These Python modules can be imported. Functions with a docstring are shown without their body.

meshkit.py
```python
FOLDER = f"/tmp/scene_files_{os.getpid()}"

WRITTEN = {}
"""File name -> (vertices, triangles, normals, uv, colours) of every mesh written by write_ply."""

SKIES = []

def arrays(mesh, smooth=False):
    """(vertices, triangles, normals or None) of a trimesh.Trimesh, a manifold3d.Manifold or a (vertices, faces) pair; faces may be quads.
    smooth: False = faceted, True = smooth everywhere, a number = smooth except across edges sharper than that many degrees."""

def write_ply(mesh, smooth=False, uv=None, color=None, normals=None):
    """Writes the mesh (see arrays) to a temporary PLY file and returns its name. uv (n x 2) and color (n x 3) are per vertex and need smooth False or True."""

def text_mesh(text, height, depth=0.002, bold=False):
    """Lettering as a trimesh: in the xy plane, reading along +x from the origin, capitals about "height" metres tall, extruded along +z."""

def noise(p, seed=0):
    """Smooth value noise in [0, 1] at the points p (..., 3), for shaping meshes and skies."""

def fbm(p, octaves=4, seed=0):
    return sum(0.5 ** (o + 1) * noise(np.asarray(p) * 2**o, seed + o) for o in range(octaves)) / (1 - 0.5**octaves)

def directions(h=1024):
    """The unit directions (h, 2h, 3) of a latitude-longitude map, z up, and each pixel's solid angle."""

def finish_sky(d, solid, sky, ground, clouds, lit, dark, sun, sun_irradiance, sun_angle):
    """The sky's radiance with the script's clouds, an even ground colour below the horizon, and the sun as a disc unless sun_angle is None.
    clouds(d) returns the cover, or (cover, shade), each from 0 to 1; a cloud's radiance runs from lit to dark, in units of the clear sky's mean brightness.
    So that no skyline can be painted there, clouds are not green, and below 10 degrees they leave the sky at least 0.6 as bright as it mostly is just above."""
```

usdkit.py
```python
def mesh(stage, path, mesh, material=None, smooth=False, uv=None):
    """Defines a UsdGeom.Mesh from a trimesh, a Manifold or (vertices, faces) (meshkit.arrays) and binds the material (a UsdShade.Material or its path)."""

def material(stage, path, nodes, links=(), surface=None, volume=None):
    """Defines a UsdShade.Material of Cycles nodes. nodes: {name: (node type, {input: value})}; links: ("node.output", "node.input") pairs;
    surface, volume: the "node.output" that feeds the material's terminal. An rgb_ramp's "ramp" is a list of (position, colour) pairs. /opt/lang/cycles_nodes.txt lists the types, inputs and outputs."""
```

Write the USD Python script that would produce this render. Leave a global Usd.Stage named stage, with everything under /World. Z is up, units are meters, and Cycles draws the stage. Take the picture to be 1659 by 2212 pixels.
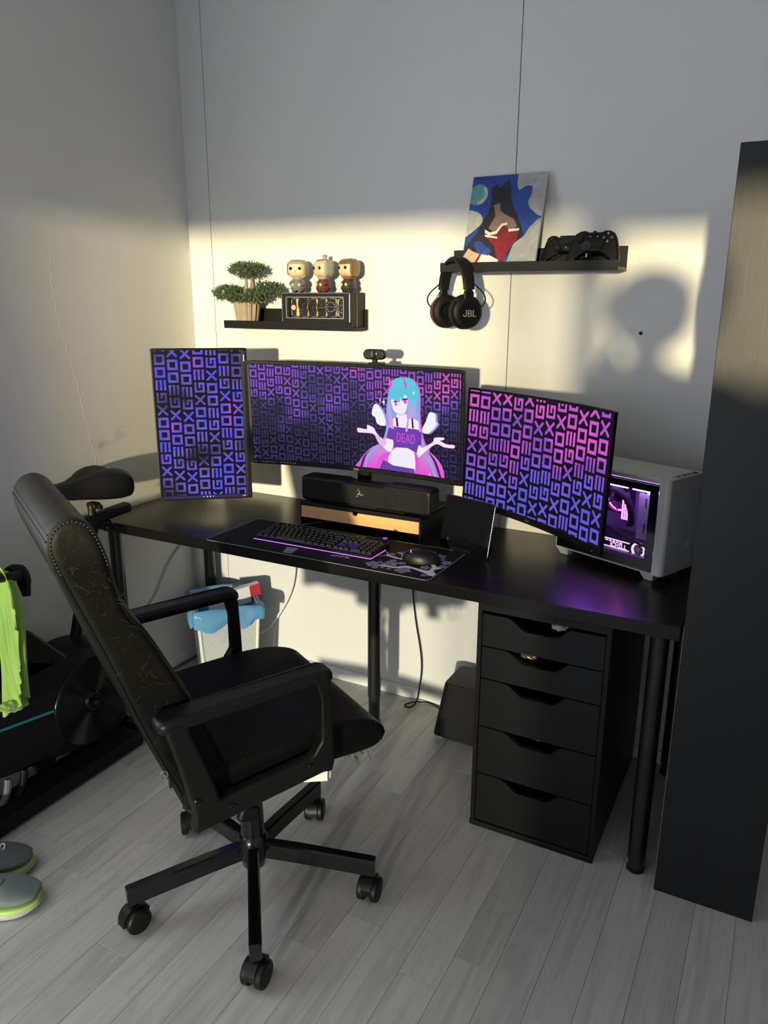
import math, random
import numpy as np, trimesh, manifold3d as mf, usdkit, meshkit
from shapely.geometry import Polygon, LineString, Point, box as sbox
from shapely import affinity
from shapely.ops import unary_union
from pxr import Usd, UsdGeom, UsdLux, UsdShade, Gf, Sdf

stage = Usd.Stage.CreateInMemory()
UsdGeom.SetStageUpAxis(stage, 'Z'); UsdGeom.SetStageMetersPerUnit(stage, 1.0)
UsdGeom.Xform.Define(stage, '/World'); UsdGeom.Scope.Define(stage, '/World/Looks')
random.seed(7); rng = np.random.default_rng(7)
sin, cos, pi, rad = math.sin, math.cos, math.pi, math.radians

# ------------------------------------------------------------------ camera, light, exposure
cam = UsdGeom.Camera.Define(stage, '/World/camera')
RM = [[0.88291, -0.451711, -0.128169], [0.469519, 0.852097, 0.231262], [0.004748, -0.264361, 0.964412]]
CAM = (2.1597, -2.4393, 1.4892)
cam.AddTransformOp().Set(Gf.Matrix4d(*[RM[i][0] for i in range(3)], 0, *[RM[i][2] for i in range(3)], 0, *[-RM[i][1] for i in range(3)], 0, *CAM, 1))
cam.CreateHorizontalApertureAttr(36.0); cam.CreateVerticalApertureAttr(48.0); cam.CreateFocalLengthAttr(35.951)
cam.CreateClippingRangeAttr(Gf.Vec2f(0.05, 100)); cam.CreateFStopAttr(0.0); cam.CreateExposureAttr(0.0)

def look_rot(d):           # euler-free matrix whose -z axis points along d
    z = -np.array(d, float) / np.linalg.norm(d); x = np.cross([0, 0, 1.0], z); x /= np.linalg.norm(x); y = np.cross(z, x)
    return x, y, z
SUN = (-0.19, 1.0, -0.055)                 # low evening sun coming through the windows behind the camera
sun = UsdLux.DistantLight.Define(stage, '/World/sun')
x_, y_, z_ = look_rot(SUN)
sun.AddTransformOp().Set(Gf.Matrix4d(*x_, 0, *y_, 0, *z_, 0, 0, 0, 0, 1))
sun.CreateIntensityAttr(1750); sun.CreateAngleAttr(2.0); sun.CreateColorAttr(Gf.Vec3f(1.0, 0.84, 0.48))
WY = -3.75                                  # inner face of the window wall
def sky_window(name, x0, x1, z0, z1, power, color=(0.92, 0.96, 1.0)):   # the daylight that a window lets in
    l = UsdLux.RectLight.Define(stage, '/World/' + name)
    x, y, z = look_rot((0, 1, -0.0001))
    l.AddTransformOp().Set(Gf.Matrix4d(*x, 0, *y, 0, *z, 0, (x0 + x1) / 2, WY + 0.02, (z0 + z1) / 2, 1))
    l.CreateWidthAttr(x1 - x0); l.CreateHeightAttr(z1 - z0); l.CreateIntensityAttr(power); l.CreateColorAttr(Gf.Vec3f(*color))
WIN1, WIN3 = (0.56, 2.30, 0.04, 1.975), (2.33, 3.02, 1.46, 1.925)
sky_window('daylight_door', *WIN1, 0.8)
WINL = (-2.95, -1.45, 0.75, 2.45)           # a second window, in the left wall beside the camera (y0, y1, z0, z1)
side_light = UsdLux.RectLight.Define(stage, '/World/daylight_side')
x_, y_, z_ = look_rot((1, 0, -0.0001))
side_light.AddTransformOp().Set(Gf.Matrix4d(*x_, 0, *y_, 0, *z_, 0, 0.02, (WINL[0] + WINL[1]) / 2, (WINL[2] + WINL[3]) / 2, 1))
side_light.CreateWidthAttr(WINL[1] - WINL[0]); side_light.CreateHeightAttr(WINL[3] - WINL[2]); side_light.CreateIntensityAttr(2.7); side_light.CreateColorAttr(Gf.Vec3f(0.92, 0.96, 1.0))
dome = UsdLux.DomeLight.Define(stage, '/World/sky'); dome.CreateIntensityAttr(0.25); dome.CreateColorAttr(Gf.Vec3f(0.62, 0.75, 1.0))

# ------------------------------------------------------------------ materials
_mats = {}
def mat(name, nodes, links, surface):
    m = usdkit.material(stage, '/World/Looks/' + name, nodes, links, surface=surface); _mats[name] = m
    return m
def pbr(name, color, rough=0.5, metal=0.0, coat=0.0, bump=0.0, bscale=200, var=0.0, vscale=6, spec=0.5, color2=None, stretch=(1, 1, 1), sheen=0.0, coat_rough=0.1, detail=4, rvar=0.0):
    if max(color) < 0.02 and coat == 0.0 and metal == 0.0: color, spec = tuple(c * 0.55 for c in color), spec * 0.5      # deep blacks
    n = {'p': ('principled_bsdf', dict(base_color=color, roughness=rough, metallic=metal, coat_weight=coat, coat_roughness=coat_rough, specular_ior_level=spec, sheen_weight=sheen))}
    l = []
    if bump or var or color2 or rvar:
        n['tc'] = ('texture_coordinate', {}); n['oi'] = ('object_info', {}); n['mp'] = ('mapping', dict(scale=stretch)); n['off'] = ('vector_math', dict(math_type='scale', scale=0.0, vector1=(13.7, 7.3, 5.1)))
        n['add'] = ('vector_math', dict(math_type='add'))
        n['mul'] = ('math', dict(math_type='multiply', value2=1.0))
        l += [('oi.random', 'mul.value1'), ('mul.value', 'off.scale'), ('tc.object', 'mp.vector'), ('mp.vector', 'add.vector1'), ('off.vector', 'add.vector2')]
    if var or color2:
        c2 = color2 or tuple(c * (1 - var) for c in color)
        n['vn'] = ('noise_texture', dict(scale=vscale, detail=detail, roughness=0.6)); n['vr'] = ('rgb_ramp', dict(ramp=[(0.32, color), (0.68, c2)]))
        l += [('add.vector', 'vn.vector'), ('vn.fac', 'vr.fac'), ('vr.color', 'p.base_color')]
    if rvar:
        n['rn'] = ('noise_texture', dict(scale=vscale * 1.7, detail=3)); n['rr'] = ('map_range', dict(from_min=0.3, from_max=0.7, to_min=max(0.02, rough - rvar), to_max=rough + rvar))
        l += [('add.vector', 'rn.vector'), ('rn.fac', 'rr.value'), ('rr.result', 'p.roughness')]
    if bump:
        n['bn'] = ('noise_texture', dict(scale=bscale, detail=3)); n['bu'] = ('bump', dict(strength=bump, distance=0.002))
        l += [('add.vector', 'bn.vector'), ('bn.fac', 'bu.height'), ('bu.normal', 'p.normal')]
    return mat(name, n, l, 'p.BSDF')
def glow(name, color, strength=1.0):
    return mat(name, {'e': ('emission', dict(color=color, strength=strength))}, [], 'e.emission')

# ------------------------------------------------------------------ mesh helpers
TM = trimesh.Trimesh
def cat(*ms):
    out = []
    for m in ms: out += list(m) if isinstance(m, (list, tuple)) else [m]
    return trimesh.util.concatenate(out)
def tf(m, rx=0, ry=0, rz=0, t=(0, 0, 0), s=None):
    m = m.copy()
    if s is not None: m.apply_scale(s)
    for a, ax in ((rx, [1, 0, 0]), (ry, [0, 1, 0]), (rz, [0, 0, 1])):
        if a: m.apply_transform(trimesh.transformations.rotation_matrix(rad(a), ax))
    m.apply_translation(t)
    return m
def hull(pts): return trimesh.convex.convex_hull(np.asarray(pts, float))
def box(sx, sy, sz, c=(0, 0, 0), b=0.0):
    h = np.array([sx, sy, sz]) / 2.0
    if b <= 0:
        m = trimesh.creation.box([sx, sy, sz])
    else:
        b = min(b, h.min() * 0.95); pts = []
        for s in np.ndindex(2, 2, 2):
            q = np.array(s) * 2 - 1
            for k in range(3):
                v = (h - b) * q; v[k] = h[k] * q[k]; pts.append(v)
        m = hull(pts)
    m.apply_translation(c); return m
def bx(x0, x1, y0, y1, z0, z1, b=0.0): return box(x1 - x0, y1 - y0, z1 - z0, ((x0 + x1) / 2, (y0 + y1) / 2, (z0 + z1) / 2), b)
def rbox(sx, sy, sz, c=(0, 0, 0), r=0.01, n=8):       # round in all directions
    s = trimesh.creation.uv_sphere(r, count=[n, 2 * n]).vertices; h = np.array([sx, sy, sz]) / 2 - r
    return tf(hull(np.vstack([s + h * (np.array(q) * 2 - 1) for q in np.ndindex(2, 2, 2)])), t=c)
def lathe(prof, n=32, t=(0, 0, 0), rx=0, ry=0, rz=0):
    prof = np.asarray(prof, float); a = np.arange(n) * 2 * pi / n
    v = np.stack([prof[:, None, 0] * np.cos(a), prof[:, None, 0] * np.sin(a), np.repeat(prof[:, 1:2], n, 1)], -1).reshape(-1, 3)
    f = []
    for i in range(len(prof) - 1):
        for j in range(n):
            p, q = i * n + j, i * n + (j + 1) % n
            f += [[p, q, q + n], [p, q + n, p + n]]
    m = TM(v, f, process=False); m.merge_vertices(); m.update_faces(m.nondegenerate_faces()); m.fix_normals()
    return tf(m, rx, ry, rz, t)
def cyl(r, h, c=(0, 0, 0), ax='z', n=24, b=0.0, r2=None):
    r2 = r if r2 is None else r2; b = min(b, h * 0.45, min(r, r2) * 0.9)
    pr = [(0, -h / 2), (r - b, -h / 2), (r, -h / 2 + b), (r2, h / 2 - b), (r2 - b, h / 2), (0, h / 2)] if b else [(0, -h / 2), (r, -h / 2), (r2, h / 2), (0, h / 2)]
    return lathe(pr, n, c, rx=-90 if ax == 'y' else 0, ry=90 if ax == 'x' else 0)
def extr(poly, h, z0=0.0):
    ms = [trimesh.creation.extrude_polygon(g, h, engine='earcut') for g in getattr(poly, 'geoms', [poly]) if g.area > 0]
    return tf(cat(ms), t=(0, 0, z0))
def tube(pts, r, n=8, closed=False):
    p = np.asarray(pts, float); k = len(p); rr = np.broadcast_to(np.asarray(r, float), (k,))
    t = np.roll(p, -1, 0) - np.roll(p, 1, 0) if closed else np.gradient(p, axis=0)
    t /= np.linalg.norm(t, axis=1, keepdims=True) + 1e-12
    a = np.cross(t[0], [0, 0, 1.0] if abs(t[0][2]) < 0.9 else [1.0, 0, 0]); a /= np.linalg.norm(a); A = []
    for i in range(k):
        a = a - t[i] * (a @ t[i]); a /= np.linalg.norm(a); A.append(a)
    A = np.array(A); B = np.cross(t, A); g = np.arange(n) * 2 * pi / n
    v = (p[:, None] + rr[:, None, None] * (np.cos(g)[None, :, None] * A[:, None] + np.sin(g)[None, :, None] * B[:, None])).reshape(-1, 3)
    f = []
    for i in range(k if closed else k - 1):
        i2 = (i + 1) % k
        for j in range(n):
            j2 = (j + 1) % n; f += [[i * n + j, i * n + j2, i2 * n + j2], [i * n + j, i2 * n + j2, i2 * n + j]]
    if not closed:
        v = np.vstack([v, p[0], p[-1]])
        for j in range(n):
            f += [[k * n, (j + 1) % n, j], [k * n + 1, (k - 1) * n + j, (k - 1) * n + (j + 1) % n]]
    m = TM(v, f, process=False); m.fix_normals(); return m
def spline(pts, n=40):
    from scipy.interpolate import CubicSpline
    p = np.asarray(pts, float); d = np.r_[0, np.cumsum(np.linalg.norm(np.diff(p, axis=0), axis=1))]
    return CubicSpline(d, p)(np.linspace(0, d[-1], n))
def ribbon(poly2d):        # an open poly-line offset to a shapely polygon
    return poly2d
def resamp(poly, n, start=(1, 0)):
    c = np.asarray(poly.exterior.coords)[:-1]
    if not poly.exterior.is_ccw: c = c[::-1]
    i = int(np.argmax(c @ np.asarray(start))); c = np.vstack([np.roll(c, -i, 0), c[i]])
    d = np.r_[0, np.cumsum(np.linalg.norm(np.diff(c, axis=0), axis=1))]; s = np.linspace(0, d[-1], n, endpoint=False)
    return np.stack([np.interp(s, d, c[:, k]) for k in (0, 1)], 1)
def loft(rings, cap=True):
    k, n = len(rings), len(rings[0]); v = np.vstack(rings); f = []
    for i in range(k - 1):
        for j in range(n):
            j2 = (j + 1) % n; f += [[i * n + j, i * n + j2, (i + 1) * n + j2], [i * n + j, (i + 1) * n + j2, (i + 1) * n + j]]
    if cap:
        v = np.vstack([v, np.mean(rings[0], 0), np.mean(rings[-1], 0)])
        for j in range(n):
            f += [[k * n, (j + 1) % n, j], [k * n + 1, (k - 1) * n + j, (k - 1) * n + (j + 1) % n]]
    m = TM(v, f, process=False); m.fix_normals(); return m
def pillow(poly, h, r, n=64, steps=5, z0=0.0, start=(1, 0), dome=0.0):   # poly extruded over h with its rims rounded by r
    rings = []
    for sgn in (-1, 1):
        part = []
        for k in range(steps + 1):
            a = pi / 2 * k / steps; ins = r * (1 - sin(a)); zz = h / 2 - r * (1 - cos(a))
            q = poly.buffer(-ins, join_style=1)
            if q.geom_type != 'Polygon': q = max(q.geoms, key=lambda g: g.area)
            P = resamp(q, n, start); part.append(np.c_[P, np.full(n, sgn * zz + z0)])
        part = part[::-1] if sgn > 0 else part
        if sgn < 0: part = part           # k=0 is the rim inset (outermost z)
        rings += part if sgn < 0 else part
    # order: bottom rim (inset) -> full -> full -> top rim (inset)
    bot, top = rings[:steps + 1], rings[steps + 1:]
    if dome:
        c = np.mean(bot[0], 0)
        extra_b = [c + (bot[0] - c) * s + np.array([0, 0, -dome * (1 - s * s)]) for s in (0.1, 0.4, 0.7, 0.9)]
        c2 = np.mean(top[-1], 0)
        extra_t = [c2 + (top[-1] - c2) * s + np.array([0, 0, dome * (1 - s * s)]) for s in (0.9, 0.7, 0.4, 0.1)]
        bot = extra_b + bot; top = top + extra_t
    m = loft(bot + top, cap=bool(dome))
    if not dome:
        import mapbox_earcut as ec
        tri = np.asarray(ec.triangulate_float64(np.ascontiguousarray(bot[0][:, :2]), np.array([n], np.uint32))).reshape(-1, 3)
        tri2 = np.asarray(ec.triangulate_float64(np.ascontiguousarray(top[-1][:, :2]), np.array([n], np.uint32))).reshape(-1, 3) + (len(bot) + len(top) - 1) * n
        m = TM(m.vertices, np.vstack([m.faces, tri, tri2]), process=False); m.fix_normals()
    return m
def smoothpoly(pts, n=6, closed=True):      # Catmull-Rom through the points
    p = np.asarray(pts, float); out = []; k = len(p)
    for i in range(k):
        a, b, c, d = p[i - 1], p[i], p[(i + 1) % k], p[(i + 2) % k]
        for t in np.arange(n) / n:
            out.append(0.5 * (2 * b + (c - a) * t + (2 * a - 5 * b + 4 * c - d) * t * t + (3 * b - a - 3 * c + d) * t ** 3))
    return Polygon(out).buffer(0)
def rpoly(pts, r):                             # polygon with rounded corners
    return Polygon(pts).buffer(-r, join_style=1).buffer(2 * r, join_style=1).buffer(-r, join_style=1)
def std(m, plane):                             # lay an xy drawing (extruded in z) into the plane 'xz' (facing -y) or 'yz' (facing +x)
    m = m.copy(); v = m.vertices.copy()
    if plane == 'xz': m.vertices = np.c_[v[:, 0], -v[:, 2], v[:, 1]]
    if plane == 'yz': m.vertices = np.c_[v[:, 2], v[:, 0], v[:, 1]]
    return m
def text(s, h, depth=0.0006, bold=False, center=True):
    m = meshkit.text_mesh(s, h, depth, bold)
    if center: b = m.bounds; m.apply_translation([-(b[0][0] + b[1][0]) / 2, -(b[0][1] + b[1][1]) / 2, 0])
    return m
def sdf_mesh(fn, lo, hi, edge):                # a level set as one continuous mesh; fn(points) > 0 inside
    lo, hi = np.asarray(lo, float), np.asarray(hi, float); n = np.ceil((hi - lo) / edge).astype(int) + 1
    g = np.stack(np.meshgrid(*[lo[k] + edge * np.arange(n[k]) for k in range(3)], indexing='ij'), -1)
    val = fn(g.reshape(-1, 3)).reshape(n)
    from scipy.interpolate import RegularGridInterpolator
    it = RegularGridInterpolator([lo[k] + edge * np.arange(n[k]) for k in range(3)], val, bounds_error=False, fill_value=-1.0)
    def f(x, y, z): return float(it((x, y, z)))
    m = mf.Manifold.level_set(f, [*lo, *hi], edge, 0.0)
    q = m.to_mesh(); return TM(np.array(q.vert_properties[:, :3]), np.array(q.tri_verts), process=False)

# ------------------------------------------------------------------ objects
_used = {}
def numbered(parent, name):
    k = (parent, name); n = _used.get(k, 0); _used[k] = n + 1
    return name if n == 0 else '%s_%03d' % (name, n)
def _data(prim, **kw):
    for k, v in kw.items():
        if v: prim.SetCustomDataByKey(k, v)
def P(parent): return '/World' if parent is None else str(parent.GetPath())
def obj(name, mesh, m, parent=None, smooth=30, **data):
    path = P(parent) + '/' + numbered(P(parent), name)
    g = usdkit.mesh(stage, path, mesh, _mats[m] if isinstance(m, str) else m, smooth).GetPrim()
    _data(g, **data); return g
def thing(name, label, category, loc=(0, 0, 0), rz=0.0, group=None, rx=0.0):
    x = UsdGeom.Xform.Define(stage, '/World/' + numbered('/World', name))
    x.AddTranslateOp().Set(Gf.Vec3d(*loc))
    if rz: x.AddRotateZOp().Set(rz)
    if rx: x.AddRotateXOp().Set(rx)
    _data(x.GetPrim(), label=label, category=category, group=group); return x.GetPrim()
def struct(name, mesh, m, parent=None, smooth=False, **k): return obj(name, mesh, m, parent, smooth, **(dict(kind='structure') if parent is None else {}), **k)
def copy(src, loc, rz=0.0, label=None, name=None, **data):
    was = src.GetCustomData(); base = name or src.GetName().rstrip('0123456789').rstrip('_')
    x = UsdGeom.Xform.Define(stage, '/World/' + numbered('/World', base))
    x.GetPrim().GetReferences().AddInternalReference(src.GetPath()); x.GetPrim().SetInstanceable(True)
    x.ClearXformOpOrder(); x.AddTranslateOp().Set(Gf.Vec3d(*loc)); x.AddRotateZOp().Set(rz)
    _data(x.GetPrim(), label=label or was['label'], category=was['category'], **data); return x.GetPrim()

# ------------------------------------------------------------------ palette
def wall_material():
    n = {'g': ('geometry', {}), 's': ('separate_xyz', {}), 'p': ('principled_bsdf', dict(roughness=0.62, specular_ior_level=0.3)),
         'n1': ('noise_texture', dict(scale=260, detail=3)), 'b': ('bump', dict(strength=0.12, distance=0.0008)),
         'n2': ('noise_texture', dict(scale=1.6, detail=4)), 'r2': ('rgb_ramp', dict(ramp=[(0.3, (0.70, 0.695, 0.685)), (0.7, (0.665, 0.66, 0.65))]))}
    l = [('g.position', 'n1.vector'), ('n1.fac', 'b.height'), ('b.normal', 'p.normal'), ('g.position', 'n2.vector'), ('n2.fac', 'r2.fac'), ('r2.color', 'p.base_color')]
    mat('wall_paint', n, l, 'p.BSDF')
    # the left wall: the same paint with a smudge left by the saddle rubbing along it (a stain with its own shape)
    n2 = dict(n); l2 = [x for x in l if x[1] != 'p.base_color']
    n2.update({'sz': ('math', dict(math_type='multiply_add', value2=0.28, value3=1.140)), 'dz': ('math', dict(math_type='subtract')), 'ab': ('math', dict(math_type='absolute')),
               'm1': ('map_range', dict(from_min=0.0, from_max=0.032, to_min=1.0, to_max=0.0, clamp=True)),
               'y0': ('map_range', dict(from_min=-0.60, from_max=-0.55, to_min=0.0, to_max=1.0, clamp=True)), 'y1': ('map_range', dict(from_min=-0.42, from_max=-0.36, to_min=1.0, to_max=0.0, clamp=True)),
               'n3': ('noise_texture', dict(scale=26, detail=5)), 'r3': ('map_range', dict(from_min=0.4, from_max=0.68, to_min=0.0, to_max=0.55, clamp=True)),
               'a': ('math', dict(math_type='multiply')), 'bb': ('math', dict(math_type='multiply')), 'c': ('math', dict(math_type='multiply')),
               'mx': ('mix_color', dict(b=(0.30, 0.26, 0.23)))})
    l2 += [('g.position', 's.vector'), ('s.y', 'sz.value1'), ('s.z', 'dz.value1'), ('sz.value', 'dz.value2'), ('dz.value', 'ab.value1'), ('ab.value', 'm1.value'), ('s.y', 'y0.value'), ('s.y', 'y1.value'),
           ('g.position', 'n3.vector'), ('n3.fac', 'r3.value'), ('m1.result', 'a.value1'), ('r3.result', 'a.value2'), ('y0.result', 'bb.value1'), ('y1.result', 'bb.value2'), ('a.value', 'c.value1'), ('bb.value', 'c.value2'),
           ('r2.color', 'mx.a'), ('c.value', 'mx.fac'), ('mx.result', 'p.base_color')]
    mat('wall_paint_smudged', n2, l2, 'p.BSDF')
wall_material()
def plank_material(name, c1, c2, seed):
    n = {'g': ('geometry', {}), 'oi': ('object_info', {}), 'sc': ('vector_math', dict(math_type='scale', vector1=(31.0, 57.0, 11.0))), 'ad': ('vector_math', dict(math_type='add')),
         'mp': ('mapping', dict(scale=(9.0, 0.8, 1.0))), 'w': ('noise_texture', dict(scale=1.6, detail=3, roughness=0.5, distortion=0.6)),
         'ml': ('math', dict(math_type='multiply', value2=26.0)), 'fr': ('math', dict(math_type='sine')),
         'mp2': ('mapping', dict(scale=(150.0, 4.5, 1.0))), 'f': ('noise_texture', dict(scale=1.0, detail=3)),
         'r': ('rgb_ramp', dict(ramp=[(0.0, c2), (0.45, c1), (1.0, c1)])), 'r2': ('rgb_ramp', dict(ramp=[(0.25, (0.87, 0.87, 0.87)), (0.6, (1.04, 1.04, 1.04))])),
         'mr': ('map_range', dict(from_min=-1.0, from_max=1.0)), 'mx': ('mix_color', dict(blend_type='multiply', fac=1.0)),
         'mxo': ('hsv', {}), 'vr': ('map_range', dict(from_min=0.0, from_max=1.0, to_min=0.90, to_max=1.06)),
         'bu': ('bump', dict(strength=0.25, distance=0.0006)), 'p': ('principled_bsdf', dict(roughness=0.46, specular_ior_level=0.45))}
    l = [('oi.random', 'sc.scale'), ('g.position', 'ad.vector1'), ('sc.vector', 'ad.vector2'), ('ad.vector', 'mp.vector'), ('mp.vector', 'w.vector'), ('w.fac', 'ml.value1'), ('ml.value', 'fr.value1'), ('fr.value', 'mr.value'), ('mr.result', 'r.fac'),
         ('ad.vector', 'mp2.vector'), ('mp2.vector', 'f.vector'), ('f.fac', 'r2.fac'), ('r.color', 'mx.a'), ('r2.color', 'mx.b'), ('mx.result', 'mxo.color'), ('oi.random', 'vr.value'), ('vr.result', 'mxo.value'), ('mxo.color', 'p.base_color'),
         ('f.fac', 'bu.height'), ('bu.normal', 'p.normal')]
    mat(name, n, l, 'p.BSDF')
plank_material('grey_oak', (0.50, 0.484, 0.462), (0.44, 0.424, 0.404), 0)
def wood_dark(name, c1, c2, along, rough=0.42, spec=0.5):
    if max(c1) < 0.02: c1, c2, spec = tuple(c * 0.6 for c in c1), tuple(c * 0.6 for c in c2), spec * 0.6
    s = [70.0, 70.0, 70.0]; s[along] = 2.5
    n = {'tc': ('texture_coordinate', {}), 'mp': ('mapping', dict(scale=tuple(s))), 'n': ('noise_texture', dict(scale=1.0, detail=4, roughness=0.6, distortion=0.3)), 'r': ('rgb_ramp', dict(ramp=[(0.3, c1), (0.7, c2)])),
         'b': ('bump', dict(strength=0.25, distance=0.0006)), 'p': ('principled_bsdf', dict(roughness=rough, specular_ior_level=spec))}
    mat(name, n, [('tc.object', 'mp.vector'), ('mp.vector', 'n.vector'), ('n.fac', 'r.fac'), ('r.color', 'p.base_color'), ('n.fac', 'b.height'), ('b.normal', 'p.normal')], 'p.BSDF')
wood_dark('black_brown_x', (0.0058, 0.0053, 0.0053), (0.0100, 0.0090, 0.0088), 0, 0.30, 0.62)
wood_dark('black_brown_z', (0.0070, 0.0069, 0.0071), (0.0110, 0.0107, 0.0107), 2, 0.45)
wood_dark('black_brown_front', (0.0070, 0.0073, 0.0080), (0.0105, 0.0107, 0.0115), 0, 0.45)
wood_dark('bookcase_black', (0.0095, 0.0105, 0.012), (0.013, 0.014, 0.0155), 2, 0.46, 0.75)
wood_dark('bamboo', (0.62, 0.36, 0.155), (0.50, 0.27, 0.105), 0, 0.4)
pbr('ledge_black', (0.0080, 0.0082, 0.0088), 0.5)
pbr('white_paint', (0.72, 0.72, 0.71), 0.4)
pbr('ceiling_white', (0.74, 0.74, 0.73), 0.8)
pbr('dark_gap', (0.02, 0.02, 0.02), 0.9)
pbr('chipboard', (0.42, 0.30, 0.18), 0.8, var=0.3, vscale=90)
pbr('black_metal', (0.008, 0.008, 0.0088), 0.32, coat=0.2)
pbr('black_satin', (0.0065, 0.0065, 0.0072), 0.42)
pbr('black_plastic', (0.0080, 0.0080, 0.0088), 0.45, bump=0.08, bscale=900)
pbr('black_gloss', (0.006, 0.006, 0.007), 0.12, coat=0.4)
pbr('black_rubber', (0.010, 0.010, 0.010), 0.7)
pbr('grey_plastic', (0.10, 0.10, 0.105), 0.5)
pbr('steel', (0.55, 0.55, 0.56), 0.25, metal=1.0)
pbr('gold', (0.75, 0.50, 0.22), 0.28, metal=1.0)
pbr('white_plastic', (0.70, 0.70, 0.69), 0.4)
pbr('pc_white', (0.66, 0.66, 0.65), 0.38)
pbr('logo_grey', (0.30, 0.30, 0.31), 0.35, metal=0.5)
pbr('logo_dim', (0.09, 0.09, 0.095), 0.4)
pbr('paper_white', (0.78, 0.78, 0.77), 0.8)
pbr('cable_white', (0.75, 0.75, 0.74), 0.45)
mat('pane_clear', {'t': ('transparent_bsdf', dict(color=(0.97, 0.98, 0.98))), 'g': ('glossy_bsdf', dict(roughness=0.02, color=(1, 1, 1))), 'f': ('fresnel', dict(IOR=1.45)), 'm': ('mix_closure', {})},
    [('f.fac', 'm.fac'), ('t.BSDF', 'm.closure1'), ('g.BSDF', 'm.closure2')], 'm.closure')
mat('pane_tinted', {'t': ('transparent_bsdf', dict(color=(0.76, 0.80, 0.90))), 'g': ('glossy_bsdf', dict(roughness=0.02, color=(1, 1, 1))), 'f': ('fresnel', dict(IOR=1.45)), 'm': ('mix_closure', {})},
    [('f.fac', 'm.fac'), ('t.BSDF', 'm.closure1'), ('g.BSDF', 'm.closure2')], 'm.closure')

# ------------------------------------------------------------------ room
RX, RH, TW = 3.2, 2.75, 0.2
struct('floor', bx(-0.02, RX, WY, 0.02, -0.08, -0.006), 'dark_gap')
floor = stage.GetPrimAtPath('/World/floor')
W_, GAP = 0.0965, 0.0007
x0 = 1.2365 - 13 * W_; r2 = random.Random(11)
ends = {8: [-0.985 - 1.3, -0.51], 11: [-0.50, -1.28, -1.9], 12: [-0.572, -1.119], 13: [-0.50], 14: [-0.985], 17: [-0.985], 16: [-1.115]}
i = 0
while x0 < RX:
    xa, xb = max(x0, 0.0), min(x0 + W_, RX); y = 0.0 - r2.uniform(0.1, 0.62); cuts = []
    if i in ends:
        base = ends[i][0]; y = base
        while y + 0.62 < -0.05: y += 0.62
    while y > WY: cuts.append(y); y -= r2.uniform(0.56, 0.72)
    ys = [0.0] + cuts + [WY]
    for a, b in zip(ys[:-1], ys[1:]):
        if a - b > 0.01 and xb - xa > 0.01:
            dz = r2.uniform(-0.00025, 0.0)
            obj('plank', bx(xa + GAP / 2, xb - GAP / 2, b + GAP / 2, a - GAP / 2, -0.006, dz, 0.0005), 'grey_oak', floor, False)
    x0 += W_; i += 1
w = WINL
wl = struct('wall_left', cat(bx(-TW, 0.0, w[1], TW, -0.08, RH + 0.1), bx(-TW, 0, WY - TW, w[0], -0.08, RH + 0.1), bx(-TW, 0, w[0], w[1], -0.08, w[2]), bx(-TW, 0, w[0], w[1], w[3], RH + 0.1)), 'wall_paint_smudged')
seam = [(0, -0.66, 1.62), (0, -0.655, 1.45), (0, -0.64, 1.37), (0, -0.62, 1.29), (0, -0.602, 1.21), (0, -0.590, 1.13), (0, -0.577, 1.06), (0, -0.568, 1.0), (0, -0.56, 0.955), (0, -0.55, 0.92)]
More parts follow.
